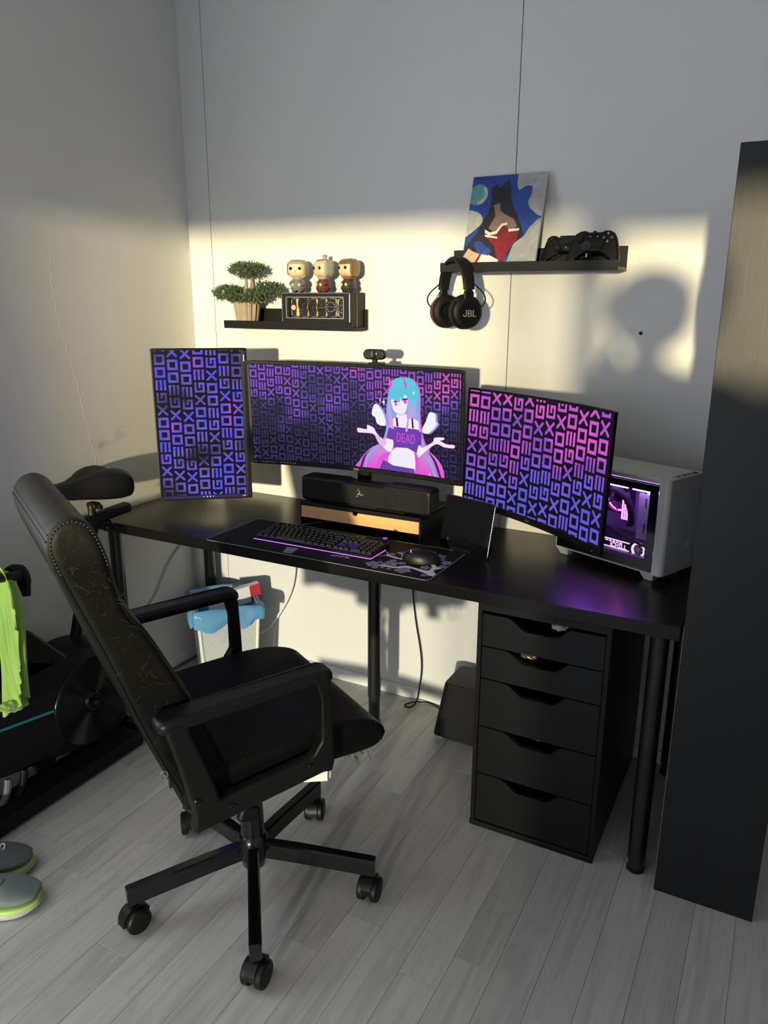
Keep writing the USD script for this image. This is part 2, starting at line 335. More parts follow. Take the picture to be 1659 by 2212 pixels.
obj('paper_seam', tf(tube(spline(seam, 60) + np.c_[np.zeros(60), 0.004 * np.sin(np.arange(60) * 1.7), np.zeros(60)], 0.0009, 5), t=(-0.0003, 0, 0)), 'wall_paint', wl)
wb = struct('wall_back', bx(-TW, RX + TW, 0.012, TW, -0.08, RH + 0.1), 'dark_gap')
JX = [0.0, 0.1105, 1.3192, 2.5279, RX]
for a, b in zip(JX[:-1], JX[1:]):
    obj('wall_panel', bx(a + 0.0013 * (a > 0), b - 0.0013 * (b < RX), 0.0, 0.012, 0.0, RH, 0.0006), 'wall_paint', wb, False)
obj('screw_hole', cyl(0.0052, 0.004, (1.733, 0.0, 1.402), 'y', 16), 'dark_gap', wb)
wr = struct('wall_right', bx(RX, RX + TW, WY - TW, TW, -0.08, RH + 0.1), 'wall_paint')
struct('ceiling', bx(-TW, RX + TW, WY - TW, TW, RH, RH + 0.1), 'ceiling_white')
for side, m in (('back', bx(0.013, RX, -0.013, 0.0, 0, 0.045, 0.0015)), ('left', bx(0.0, 0.013, WY, 0.0, 0, 0.045, 0.0015))):
    struct('baseboard_' + side, m, 'white_paint')
y0, y1 = WY - TW, WY; w, w3 = WIN1, WIN3
struct('wall_front', cat(bx(-TW, w[0], y0, y1, -0.08, RH + 0.1), bx(w[1], w3[0], y0, y1, -0.08, RH + 0.1), bx(w3[1], RX + TW, y0, y1, -0.08, RH + 0.1), *[m for v in (w, w3) for m in (bx(v[0], v[1], y0, y1, -0.08, v[2]), bx(v[0], v[1], y0, y1, v[3], RH + 0.1))]), 'wall_paint')
f = 0.04; a, b, c, d = w; y0, y1 = WY - 0.12, WY - 0.06; ZM = 0.90
wn = struct('window_1', cat(bx(a, a + f, y0, y1, c, d), bx(b - f, b, y0, y1, c, d), bx(a, b, y0, y1, c, c + f), bx(a, b, y0, y1, d - f, d)), 'white_paint')
obj('pane', bx(a + f, b - f, WY - 0.095, WY - 0.085, ZM + 0.004, d - f), 'pane_clear', wn, False)
obj('pane', bx(a + f, b - f, WY - 0.095, WY - 0.085, c + f, ZM - 0.004), 'pane_tinted', wn, False)
a, b, c, d = WIN3
wn3 = struct('window_3', cat(bx(a, a + 0.02, y0, y1, c, d), bx(b - f, b, y0, y1, c, d), bx(a, b, y0, y1, c, c + f), bx(a, b, y0, y1, d - f, d)), 'white_paint')
obj('pane', bx(a + 0.02, b - f, WY - 0.095, WY - 0.085, c + f, d - f), 'pane_clear', wn3, False)
w = WINL
wn = struct('window_2', cat(bx(-0.12, -0.06, w[0], w[0] + f, w[2], w[3]), bx(-0.12, -0.06, w[1] - f, w[1], w[2], w[3]), bx(-0.12, -0.06, w[0], w[1], w[2], w[2] + f), bx(-0.12, -0.06, w[0], w[1], w[3] - f, w[3])), 'white_paint')
obj('pane', bx(-0.095, -0.085, w[0] + f, w[1] - f, w[2] + f, w[3] - f), 'pane_clear', wn, False)
mat('sheer_cloth', {'t': ('transparent_bsdf', dict(color=(1, 1, 1))), 'd': ('diffuse_bsdf', dict(color=(0.75, 0.74, 0.72))), 'l': ('translucent_bsdf', dict(color=(0.7, 0.69, 0.66))), 'm': ('mix_closure', dict(fac=0.5)), 'm2': ('mix_closure', dict(fac=0.30))},
    [('d.BSDF', 'm.closure1'), ('l.BSDF', 'm.closure2'), ('t.BSDF', 'm2.closure1'), ('m.closure', 'm2.closure2')], 'm2.closure')
cx_ = np.linspace(1.98, 2.20, 28); cv = []
for k, x in enumerate(cx_):
    for z in (0.03, 2.35): cv.append((x, WY + 0.09 + 0.018 * sin(k * 1.15), z))
cf = []
for k in range(27): cf += [[2 * k, 2 * k + 2, 2 * k + 3], [2 * k, 2 * k + 3, 2 * k + 1]]
obj('curtain', TM(cv, cf, process=False), 'sheer_cloth', stage.GetPrimAtPath('/World/window_1'), True)
cv = [(1.80 + (x - 1.98) * 1.9, y + 0.05, z) for x, y, z in cv]
obj('curtain', TM(cv, cf, process=False), 'sheer_cloth', stage.GetPrimAtPath('/World/window_1'), True)

# ------------------------------------------------------------------ desk
DT, DB = 0.7376, 0.7026
desk = thing('desk', 'long black-brown desk on round black legs along the white back wall', 'desk', (0.004, -0.6027, 0))
obj('tabletop', bx(0, 1.990, 0, 0.599, DB, DT, 0.0015), 'black_brown_x', desk, False)
for lx, ly, step in ((0.056, 0.05, 0), (0.056, 0.545, 0), (0.955, 0.36, 1), (1.94, 0.043, 0), (1.948, 0.548, 0)):
    up = 0.66 if not step else 0.585
    leg = obj('leg', cat(cyl(0.0235, up, (lx, ly, DB - 0.004 - up / 2), n=28), cyl(0.0205, DB - up, (lx, ly, (DB - up) / 2 + 0.004), n=28)), 'black_metal', desk)
    obj('foot', cyl(0.0235, 0.012, (lx, ly, 0.006), n=28, b=0.003), 'black_rubber', leg)
    obj('mounting_plate', cyl(0.040, 0.004, (lx, ly, DB - 0.002), n=28), 'black_metal', leg)

# ------------------------------------------------------------------ drawer unit
AX, AY, AW, AD, AH = 1.4745, -0.5945, 0.36, 0.58, DB - 0.0005
alex = thing('drawer_unit', 'black-brown five-drawer unit with scooped drawer fronts under the right of the desk', 'drawers', (AX, AY, 0))
t_ = 0.013
obj('carcass', cat(bx(0, t_, 0, AD, 0.0, AH, 0.001), bx(AW - t_, AW, 0, AD, 0.0, AH, 0.001), bx(t_, AW - t_, 0.0, AD, AH - 0.022, AH - 0.0005), bx(t_, AW - t_, AD - 0.01, AD - 0.004, 0.05, AH - 0.02), bx(t_, AW - t_, 0.012, AD - 0.01, 0.02, 0.03)), 'black_brown_z', alex, False)
obj('plinth', bx(-0.001, AW + 0.001, -0.004, 0.02, 0.0, 0.017, 0.002), 'black_brown_front', alex, False)
fw = AW - 2 * t_ - 0.004; zb = 0.0195; hts = [0.1585, 0.1515, 0.1495, 0.0975, 0.0975]
def front(h):
    pts = [(0, 0), (fw, 0), (fw, h)]
    S = lambda t: 0.5 - 0.5 * cos(pi * t)
    a, b, c, d, dp = 0.745, 0.61, 0.385, 0.20, 0.031
    pts += [(fw * (a + (b - a) * t), h - dp * S(t)) for t in np.linspace(0, 1, 9)] + [(fw * (c + (d - c) * t), h - dp * (1 - S(t))) for t in np.linspace(0, 1, 9)] + [(0, h)]
    return Polygon(pts)
drawer_tops = []
for h in hts:
    dr = obj('drawer', tf(std(extr(front(h - 0.0035), 0.016), 'xz'), t=(t_ + 0.002, 0.018, zb)), 'black_brown_front', alex, False)
    obj('drawer_box', cat(bx(0.03, 0.036, 0.019, 0.5, zb + 0.012, zb + h - 0.05), bx(AW - 0.036, AW - 0.03, 0.019, 0.5, zb + 0.012, zb + h - 0.05), bx(0.03, AW - 0.03, 0.019, 0.5, zb + 0.008, zb + 0.014)), 'black_satin', dr, False)
    drawer_tops.append(zb + h - 0.0035); zb += h
# ------------------------------------------------------------------ bookcase beside the desk
bk = thing('bookcase', 'tall plain black shelf unit standing at the right end of the desk', 'bookcase', (2.0012, -0.615, 0))
obj('side_panel', bx(0, 0.2355, 0, 0.018, 0, 1.802, 0.001), 'bookcase_black', bk, False)
obj('side_panel', bx(0, 0.2355, 0.587, 0.605, 0, 1.802, 0.001), 'bookcase_black', bk, False)
obj('back_panel', bx(0.0008, 0.006, 0.018, 0.587, 0.03, 1.79), 'bookcase_black', bk, False)
obj('edge_chip', cat(bx(-0.0004, 0.0006, 0.0002, 0.0012, 0.05, 0.75), hull([(-0.0006, 0.0, 0.335), (0.002, -0.0006, 0.34), (0.001, 0.001, 0.352), (-0.0008, 0.002, 0.348), (0.0, 0.002, 0.336)])), 'chipboard', bk, False)
obj('screw', cyl(0.003, 0.002, (0.055, -0.0003, 0.09), 'y', 12), 'black_metal', bk)
obj('screw', cyl(0.003, 0.002, (0.175, -0.0003, 0.085), 'y', 12), 'black_metal', bk)
obj('screw', cyl(0.003, 0.002, (0.15, -0.0003, 0.62), 'y', 12), 'black_metal', bk)
for z in (0.03, 0.38, 0.73, 1.08, 1.43, 1.784): obj('shelf', bx(0.006, 0.2345, 0.018, 0.587, z, z + 0.018, 0.001), 'bookcase_black', bk, False)

# ------------------------------------------------------------------ monitors
def screen_mats(key, ramp, zmix=None):
    n = {'tc': ('texture_coordinate', {}), 'n': ('noise_texture', dict(scale=6.5, detail=2, roughness=0.5)), 'r': ('rgb_ramp', dict(ramp=ramp)), 'e': ('emission', dict(strength=1.0))}
    l = [('tc.object', 'n.vector')]
    if zmix:                                   # the wallpaper itself runs from one hue to another over the height of the screen
        n.update({'s': ('separate_xyz', {}), 'mr': ('map_range', dict(from_min=zmix[0], from_max=zmix[1], to_min=-0.22, to_max=0.22)), 'a': ('math', dict(math_type='add'))})
        l += [('tc.object', 's.vector'), ('s.z', 'mr.value'), ('n.fac', 'a.value1'), ('mr.result', 'a.value2'), ('a.value', 'r.fac')]
    else: l += [('n.fac', 'r.fac')]
    l += [('r.color', 'e.color')]; mat('wallpaper_' + key, n, l, 'e.emission')
DKP, BLU, PUR, PNK = (0.030, 0.022, 0.085), (0.075, 0.085, 0.72), (0.21, 0.085, 0.66), (0.68, 0.095, 0.58)
screen_mats('upright', [(0.34, (0.035, 0.028, 0.075)), (0.44, (0.11, 0.075, 0.30)), (0.51, (0.16, 0.11, 0.62)), (0.56, (0.075, 0.085, 0.78)), (0.62, PUR), (0.72, (0.5, 0.10, 0.62))])
screen_mats('wide', [(0.24, (0.035, 0.03, 0.10)), (0.37, (0.10, 0.06, 0.32)), (0.46, PUR), (0.57, (0.30, 0.08, 0.62)), (0.67, PNK)], (0.98 - 0.7376, 1.30 - 0.7376))
screen_mats('angled', [(0.22, (0.11, 0.10, 0.62)), (0.36, (0.17, 0.10, 0.68)), (0.48, (0.26, 0.07, 0.50)), (0.60, (0.48, 0.09, 0.60)), (0.74, (0.72, 0.10, 0.56))], (0.92 - 0.7376, 1.22 - 0.7376))
mat('screen_dark', {'e': ('emission', dict(color=(0.006, 0.0055, 0.011), strength=1.0)), 'g': ('principled_bsdf', dict(base_color=(0.002, 0.002, 0.0025), roughness=0.24, specular_ior_level=0.14)), 'a': ('add_closure', {})},
    [('e.emission', 'a.closure1'), ('g.BSDF', 'a.closure2')], 'a.closure')
glow('taskbar', (0.045, 0.035, 0.11)); glow('icon_teal', (0.12, 0.62, 0.60)); glow('icon_white', (0.75, 0.72, 0.80)); glow('status_white', (0.55, 0.53, 0.5))
def glyph(kind, s):                            # one sign of the wallpaper in a square of side s
    w = 0.235 * s
    if kind == 'O': g = sbox(0, 0, s, s).difference(sbox(w, w, s - w, s - w))
    elif kind == 'E': g = unary_union([sbox(0, 0, w * 0.95, s), sbox(s / 2 - w * 0.45, 0, s / 2 + w * 0.5, s), sbox(s - w * 0.95, 0, s, s), sbox(0, s - w * 0.6, w * 1.3, s)])
    elif kind == 'G': g = LineString([(w / 2, s), (w / 2, w / 2), (s - w / 2, w / 2), (s - w / 2, s - w / 2), (s / 2, s - w / 2), (s / 2, s * 0.42)]).buffer(w * 0.45, cap_style=2, join_style=2)
    else: g = unary_union([LineString([(-s, -s), (2 * s, 2 * s)]).buffer(w * 0.45), LineString([(-s, 2 * s), (2 * s, -s)]).buffer(w * 0.45)]).intersection(sbox(0, 0, s, s))
    return g
SEQ = 'OXGEO'                                  # upwards along a column
SAG = {}
def monitor(name, label, base, rz, zc, W, H, RC, bez, tilt, key, pitch_x, pitch_y, seed, shifts=None, taskbar=False, depth=0.012):
    t = thing(name, label, 'monitor', base, rz)
    L = zc - base[2]
    s0 = RC - math.sqrt(RC * RC - W * W / 4) if RC else 0.0
    def place(m, bend=True):
        m = m.copy(); v = m.vertices.copy()
        if RC and bend: v[:, 1] += s0 - (RC - np.sqrt(np.maximum(RC * RC - v[:, 0] ** 2, 0)))
        m.vertices = v
        return tf(m, rx=-tilt, t=(0, 0, L))
    SAG[str(t.GetPath())] = s0
    b = 0.002
    def slab(x0, x1, z0, z1, y0, y1, n=33):
        rings = []
        for i, x in enumerate(np.linspace(x0, x1, n)):
            e = b if i in (0, n - 1) else 0.0
            rings.append(np.array([(x, y0 + b, z0 + e), (x, y0 + e * 0.5, z0 + b), (x, y0 + e * 0.5, z1 - b), (x, y0 + b, z1 - e), (x, y1 - b, z1 - e), (x, y1, z1 - b), (x, y1, z0 + b), (x, y1 - b, z0 + e)]))
        return loft(rings)
    bl, br, bb, bt = bez
    # bezel frame around the screen, housing behind it
    x0, x1, z0, z1 = -W / 2 + bl, W / 2 - br, -H / 2 + bb, H / 2 - bt
    obj('housing', place(slab(-W / 2, W / 2, -H / 2, H / 2, 0.0016, depth)), 'black_plastic', t, 40)
    fr = [slab(-W / 2, W / 2, z1, H / 2, 0.0, 0.004), slab(-W / 2, W / 2, -H / 2, z0, 0.0, 0.004), slab(-W / 2, x0, z0, z1, 0.0, 0.004, 3), slab(x1, W / 2, z0, z1, 0.0, 0.004, 3)]
    obj('bezel', place(cat(*fr)), 'black_satin', t, 40)
    nx = 33; gx = np.linspace(x0, x1, nx)
    v = np.array([(x, 0.0012, z) for x in gx for z in (z0, z1)]); f = []
    for i in range(nx - 1): f += [[2 * i, 2 * i + 2, 2 * i + 3], [2 * i, 2 * i + 3, 2 * i + 1]]
    scr = obj('screen', place(TM(v, f, process=False)), 'screen_dark', t, False)
    r = random.Random(seed); zlow = z0 + (0.011 if taskbar else 0.0); clip = sbox(x0 + 0.0015, zlow + 0.001, x1 - 0.0015, z1 - 0.001); polys = []
    ncol = int((x1 - x0) / pitch_x) + 2; off0 = r.uniform(0, 0.4) * pitch_x
    for c in range(-1, ncol):
        x = x0 + off0 + c * pitch_x; k = r.randrange(5); dz = r.uniform(-0.5, 0.5) * pitch_y
        for q in range(-1, int((z1 - z0) / pitch_y) + 2):
            g = glyph(SEQ[(q + k) % 5], 1.0)
            g = affinity.translate(affinity.scale(g, pitch_x * 0.82, pitch_y * 0.82, origin=(0, 0)), x, z0 + q * pitch_y + dz).intersection(clip)
            if not g.is_empty: polys += [h for h in getattr(g, 'geoms', [g]) if h.geom_type == 'Polygon' and h.area > 1e-7]
    obj('wallpaper_pattern', place(tf(std(cat(*[extr(h, 0.0002) for h in polys]), 'xz'), t=(0, 0.0011, 0))), 'wallpaper_' + key, scr, False)
    if taskbar:
        obj('taskbar', place(bx(x0, x1, 0.0009, 0.0012, z0, z0 + 0.010)), 'taskbar', scr, False)
        ic = [bx(q - 0.0022, q + 0.0022, 0.0006, 0.0009, z0 + 0.003, z0 + 0.0075) for q in (-0.012, 0.001, 0.012, 0.023)]
        obj('taskbar_icon', place(cat(ic[0], ic[3])), 'icon_teal', scr, False); obj('taskbar_icon', place(cat(ic[1], ic[2], bx(x1 - 0.016, x1 - 0.003, 0.0006, 0.0009, z0 + 0.003, z0 + 0.0045), bx(x1 - 0.011, x1 - 0.003, 0.0006, 0.0009, z0 + 0.006, z0 + 0.0073))), 'icon_white', scr, False)
    return t, place, scr, (x0, x1, z0, z1, s0)
ML, pl, sl, bl_ = monitor('monitor', 'upright portrait monitor with blue and purple geometric wallpaper, left of the wide monitor', (0.329, -0.357, DT), 38.1, 1.062, 0.325, 0.54, 0, (0.007, 0.020, 0.006, 0.006), -1.3, 'upright', 0.0432, 0.0436, 3, taskbar=True)
obj('bezel_sticker', pl(tf(bx(-0.0015, 0.0015, -0.0006, 0.0002, -0.011, 0.011), t=(0.1515, 0, 0.236))), 'paper_white', ML, False)
MR, pr_, sr, br_ = monitor('monitor', 'angled curved monitor with pink and violet geometric wallpaper in front of the white computer', (1.523, -0.378, DT), -33.2, 1.051, 0.615, 0.37, 1.5, (0.006, 0.006, 0.020, 0.006), 1.76, 'angled', 0.0462, 0.0462, 21)
obj('maker_mark', pr_(tf(std(text('AOC', 0.0065, 0.0004, True), 'xz'), t=(-0.02, -0.0001, -0.1755))), 'logo_dim', MR, False)
obj('power_light', pr_(bx(0.272, 0.2735, -0.0004, 0.001, -0.179, -0.1775)), 'status_white', MR, False)
MC, pc_, sc, bc_ = monitor('monitor', 'wide curved monitor showing a blue-haired cartoon girl on geometric wallpaper', (0.868, -0.258, 0.822), 1.745, 1.108, 0.81, 0.365, 1.8, (0.011, 0.011, 0.017, 0.011), -1.75, 'wide', 0.0312, 0.0338, 8)
obj('maker_mark', pc_(tf(std(text('msi', 0.0085, 0.0004, True), 'xz'), t=(0.0, -0.0001, -0.1745))), 'logo_grey', MC, False)
obj('status_print', pc_(tf(std(cat(text('msi', 0.0042, 0.0003, True), *[bx(0.022 + k * 0.0045, 0.0252 + k * 0.0045, -0.0011, 0.0009, 0, 0.0003) for k in range(12)], *[bx(0.092 + k * 0.013, 0.099 + k * 0.013, -0.0016, 0.0014, 0, 0.0003) for k in range(5)]), 'xz'), t=(-0.386, -0.0001, -0.1735))), 'logo_grey', MC, False)
# how they are held: two brackets on the wall, one stand on the riser
def arm_local(base, rz, pts):                  # world points into a thing's own frame
    a = rad(-rz); return [((x - base[0]) * cos(a) - (y - base[1]) * sin(a), (x - base[0]) * sin(a) + (y - base[1]) * cos(a), z - base[2]) for x, y, z in pts]
for M_, base, rz, wx in ((ML, (0.329, -0.357, DT), 38.1, 0.26), (MR, (1.523, -0.378, DT), -33.2, 1.46)):
    zz = 1.08; n = (sin(rad(rz)), -cos(rad(rz))); back = (base[0] - n[0] * (0.05 + SAG[str(M_.GetPath())]), base[1] - n[1] * (0.05 + SAG[str(M_.GetPath())]), zz)
    p = arm_local(base, rz, [back, (wx, -0.05, zz), (wx, -0.004, zz)])
    obj('wall_arm', tube(p, 0.014, 12), 'black_metal', M_); w = p[2]
    obj('wall_plate', tf(box(0.07, 0.006, 0.14), rz=-rz, t=w), 'black_metal', M_, False)
    obj('mount_plate', box(0.11, 0.035, 0.11, (0, 0.031 + SAG[str(M_.GetPath())], zz - base[2]), 0.004), 'black_satin', M_, False)
obj('stand_neck', cat(box(0.05, 0.02, 0.22, (0.0, 0.115, 0.115), 0.004), box(0.10, 0.06, 0.10, (0, 0.085, 0.24), 0.01)), 'black_satin', MC)
obj('stand_foot', box(0.24, 0.12, 0.008, (0, 0.105, 0.0045), 0.003), 'black_satin', MC)

# the cartoon girl printed on the wide screen: flat shapes lying on the glass, in tenths of a millimetre from its centre
GIRL = {'hair_back':[(1305,1083),(1225,677),(1189,340),(1186,4),(1155,-363),(957,-748),(620,-929),(335,-1181),(133,-1453),(30,-1654),(890,-1640),(1674,-1648),(2286,-1645),(3191,-1652),(3381,-1636),(3322,-1322),(3102,-1042),(2774,-797),(2609,-578),(2498,-234),(2441,231),(2437,928),(2329,1265),(2115,1458),(1739,1459),(1523,1400),(1360,1251)],'hair_edge':[(2115,1462),(2355,1312),(2477,977),(2490,259),(2552,-228),(2663,-572),(2828,-767),(2774,-797),(2609,-578),(2498,-234),(2441,231),(2437,928),(2329,1265)],'face':[(1383,688),(1436,454),(1545,320),(1763,255),(1926,351),(1994,545),(2008,780),(1900,935),(1466,882)],'neck':[(1572,275),(1981,308),(1981,167),(2279,181),(2415,111),(2443,-169),(1460,-166),(1434,120),(1571,155)],'fringe':[(1332,1085),(1415,1324),(1631,1429),(1847,1453),(2168,1369),(2303,1148),(2331,758),(2279,217),(2089,223),(2008,-235),(1926,-243),(2008,216),(2008,733),(1900,959),(1818,696),(1737,807),(1710,664),(1574,678),(1438,739),(1383,664),(1407,166),(1487,-212),(1322,-154),(1297,157),(1246,607)],'eye1':[(1506,673),(1601,692),(1614,551),(1538,533)],'eye2':[(1845,756),(1981,785),(1975,649),(1872,629)],'lash1':[(1424,643),(1519,697),(1607,708),(1606,675),(1506,663)],'lash2':[(1778,758),(1873,803),(2008,817),(2002,775),(1845,740)],'horn1':[(1308,1481),(1415,1301),(1419,1184),(1345,1039),(1306,1248)],'horn2':[(1841,1476),(1927,1354),(1981,1196),(1932,1096),(1873,1282)],'top':[(1501,-150),(2335,-168),(2525,-255),(2528,-659),(2419,-671),(2338,-944),(2008,-813),(1567,-835),(1483,-868),(1457,-602),(1195,-554),(1294,-205)],'waist':[(1553,-842),(2008,-800),(2242,-883),(2258,-1648),(1674,-1641),(1285,-1433),(1287,-1135)],'skirt':[(1062,-1308),(1452,-1464),(2257,-1489),(2272,-1644),(1674,-1646),(918,-1634)],'arm1':[(1208,-553),(1457,-602),(1456,-798),(1316,-1033),(901,-754),(710,-475),(349,-456),(112,-450),(101,-302),(435,-321),(465,-176),(713,-254),(822,-416),(1069,-639)],'arm2':[(2337,-692),(2473,-689),(2583,-724),(2933,-517),(3012,-367),(3360,-323),(3334,-400),(3228,-436),(3470,-524),(3736,-514),(3711,-622),(3365,-630),(3042,-576),(2557,-967),(2393,-1071)],'cuff1':[(738,-473),(890,-509),(1235,-673),(1094,-883),(901,-754)],'wing1':[(724,499),(835,543),(1024,352),(1159,50),(1157,-132),(964,-160),(826,-74),(773,92),(664,157),(647,277)],'wing2':[(2789,403),(2923,438),(3030,356),(3032,171),(3087,84),(2982,-66),(2769,-253),(2579,-249),(2551,-111),(2684,137)],'strap1':[(1558,154),(1631,156),(1658,-136),(1584,-136)],'strap2':[(2144,176),(2203,177),(2240,-141),(2171,-141)],'streak1':[(901,-778),(731,-943),(502,-1290),(383,-1656),(327,-1654),(446,-1271),(675,-948)],'streak2':[(704,-921),(419,-1198),(242,-1645),(172,-1647),(334,-1231)],'streak3':[(2774,-845),(3076,-1141),(3273,-1645),(3205,-1650),(2995,-1175)],'streak4':[(2638,-885),(2914,-1234),(3110,-1652),(3028,-1652),(2832,-1245)],'magenta1':[(1511,-878),(1455,-1019),(1062,-1333),(806,-1636),(895,-1251),(1176,-1048),(1316,-1033)],'magenta2':[(2242,-931),(2393,-1071),(2450,-1318),(2451,-1647),(2286,-1645)],'dead':[(1581,-627),(2282,-643),(1583,-336)],'stars':[(1110,633),(2236,1005),(979,684),(2849,-1580)]}
def emis_grad(name, stops, z0, z1):
    n = {'tc': ('texture_coordinate', {}), 's': ('separate_xyz', {}), 'm': ('map_range', dict(from_min=z0, from_max=z1)), 'r': ('rgb_ramp', dict(ramp=stops)), 'e': ('emission', dict(strength=1.0))}
    mat(name, n, [('tc.object', 's.vector'), ('s.z', 'm.value'), ('m.result', 'r.fac'), ('r.color', 'e.color')], 'e.emission')
CYN, LAV, MAG, SKN, SKP, VIO = (0.10, 0.58, 0.72), (0.42, 0.40, 0.80), (0.78, 0.10, 0.66), (0.88, 0.85, 0.93), (0.78, 0.52, 0.80), (0.16, 0.055, 0.42)
Lc = 1.108 - 0.822
emis_grad('girl_hair', [(0.0, MAG), (0.22, (0.6, 0.25, 0.72)), (0.5, LAV), (0.78, (0.20, 0.42, 0.80)), (1.0, CYN)], Lc - 0.16, Lc + 0.11)
emis_grad('girl_fringe', [(0.0, (0.80, 0.32, 0.78)), (0.45, LAV), (0.75, CYN), (1.0, (0.12, 0.60, 0.74))], Lc - 0.02, Lc + 0.125)
for k_, c_ in (('girl_skin', SKN), ('girl_pink', SKP), ('girl_violet', VIO), ('girl_magenta', MAG), ('girl_cyan', CYN), ('girl_white', (0.92, 0.9, 0.95)), ('girl_line', (0.10, 0.012, 0.12))): glow(k_, c_)
layers = [('hair_back', 'girl_hair', 'hair'), ('hair_edge', 'girl_magenta', 'hair_edge'), ('magenta1', 'girl_magenta', 'hair_lock'), ('magenta2', 'girl_magenta', 'hair_lock'), ('streak1', 'girl_cyan', 'hair_streak'), ('streak2', 'girl_line', 'hair_streak'), ('streak3', 'girl_line', 'hair_streak'), ('streak4', 'girl_cyan', 'hair_streak'),
          ('wing1', 'girl_white', 'wing'), ('wing2', 'girl_white', 'wing'), ('waist', 'girl_skin', 'waist'), ('skirt', 'girl_violet', 'skirt'), ('neck', 'girl_skin', 'neck'), ('arm1', 'girl_skin', 'arm'), ('arm2', 'girl_skin', 'arm'), ('cuff1', 'girl_pink', 'sleeve'), ('top', 'girl_violet', 'crop_top'), ('strap1', 'girl_line', 'strap'), ('strap2', 'girl_line', 'strap'),
          ('face', 'girl_skin', 'face'), ('fringe', 'girl_fringe', 'fringe'), ('eye1', 'girl_magenta', 'eye'), ('eye2', 'girl_magenta', 'eye'), ('lash1', 'girl_line', 'eyelash'), ('lash2', 'girl_line', 'eyelash'), ('horn1', 'girl_magenta', 'horn'), ('horn2', 'girl_magenta', 'horn')]
scr_clip = sbox(bc_[0] + 0.001, bc_[2] + 0.001, bc_[1] - 0.001, bc_[3] - 0.001)
SMOOTH = {'hair_back', 'hair_edge', 'wing1', 'wing2', 'face', 'fringe', 'waist', 'streak1', 'streak2', 'streak3', 'streak4', 'arm1', 'arm2', 'horn1', 'horn2'}
def on_glass(poly, level): return pc_(tf(std(extr(poly.intersection(scr_clip), 0.0001), 'xz'), t=(0, 0.0009 - 0.00012 * level, 0)))
def fine(poly, step=0.03):                     # cut into strips so that a wide shape follows the curve of the glass
    a, b, c, d = poly.bounds; out = [poly.intersection(sbox(x, b - 1, x + step, d + 1)) for x in np.arange(a, c, step)]
    return [h for g in out for h in getattr(g, 'geoms', [g]) if h.geom_type == 'Polygon' and h.area > 1e-9]
for lv, (k_, m_, nm) in enumerate(layers):
    p = [(x / 1e4, z / 1e4) for x, z in GIRL[k_]]
    po = smoothpoly(p, 4) if k_ in SMOOTH else Polygon(p).buffer(0)
    if k_.startswith('wing'):
        for dx, mm in ((0.009, 'girl_magenta'), (0.005, 'girl_cyan')): obj('wing_shadow', cat(*[on_glass(h, lv + 0.3 * (mm == 'girl_cyan')) for h in fine(affinity.translate(po, dx if k_ == 'wing2' else dx, 0))]), mm, sc, False)
        lv += 0.6
    obj('picture_' + nm, cat(*[on_glass(h, lv) for h in fine(po)]), m_, sc, False)
    if k_ in ('face', 'arm1', 'arm2', 'waist', 'neck'):
        ring = po.exterior.buffer(0.0007)
        obj('picture_outline', cat(*[on_glass(h, lv + 0.4) for h in fine(ring)]), 'girl_magenta', sc, False)
d0, d1, d2 = [(x / 1e4, z / 1e4) for x, z in GIRL['dead']]
tx = meshkit.text_mesh('DEAD', 0.0185, 0.0001, False); wdt = tx.bounds[1][0]; v = tx.vertices; u = v[:, 0] / wdt; q_ = v[:, 1] / 0.0185
tx.vertices = np.c_[d0[0] + u * (d1[0] - d0[0]), d0[1] + u * (d1[1] - d0[1]) + q_ * (d2[1] - d0[1]), v[:, 2]]
obj('picture_lettering', pc_(tf(std(tx, 'xz'), t=(0, 0.0009 - 0.00012 * 29, 0))), 'girl_magenta', sc, False)
for k, (x, z) in enumerate(GIRL['stars']):
    R = (0.012, 0.009, 0.007, 0.006)[k]; st = Polygon([(x / 1e4 + R * (1 if j % 2 == 0 else 0.26) * (0.6 if j in (0, 4) else 1) * cos(j * pi / 4), z / 1e4 + R * (1 if j % 2 == 0 else 0.26) * sin(j * pi / 4)) for j in range(8)])
    obj('picture_sparkle', on_glass(st, 30), 'girl_white', sc, False)

# ------------------------------------------------------------------ webcam
wc = thing('webcam', 'small black webcam with a round lens clipped on top of the wide monitor', 'webcam', (0.945, -0.216, 1.2905), 6)
obj('body', tf(std(pillow(sbox(-0.022, -0.001, 0.022, 0.001).buffer(0.0155), 0.024, 0.005, 48), 'xz'), t=(0, 0, 0.034)), 'black_plastic', wc)
obj('lens', tf(lathe([(0, 0.0022), (0.009, 0.0022), (0.0125, 0.0012), (0.0125, -0.004)], 32), rx=90, t=(0.0, -0.0125, 0.034)), 'black_gloss', wc)
obj('clip', cat(box(0.046, 0.038, 0.008, (0.004, 0.004, 0.0042), 0.002), box(0.046, 0.006, 0.018, (0.004, 0.021, 0.0), 0.002), box(0.016, 0.012, 0.014, (0, 0.0, 0.0125), 0.002)), 'black_plastic', wc)

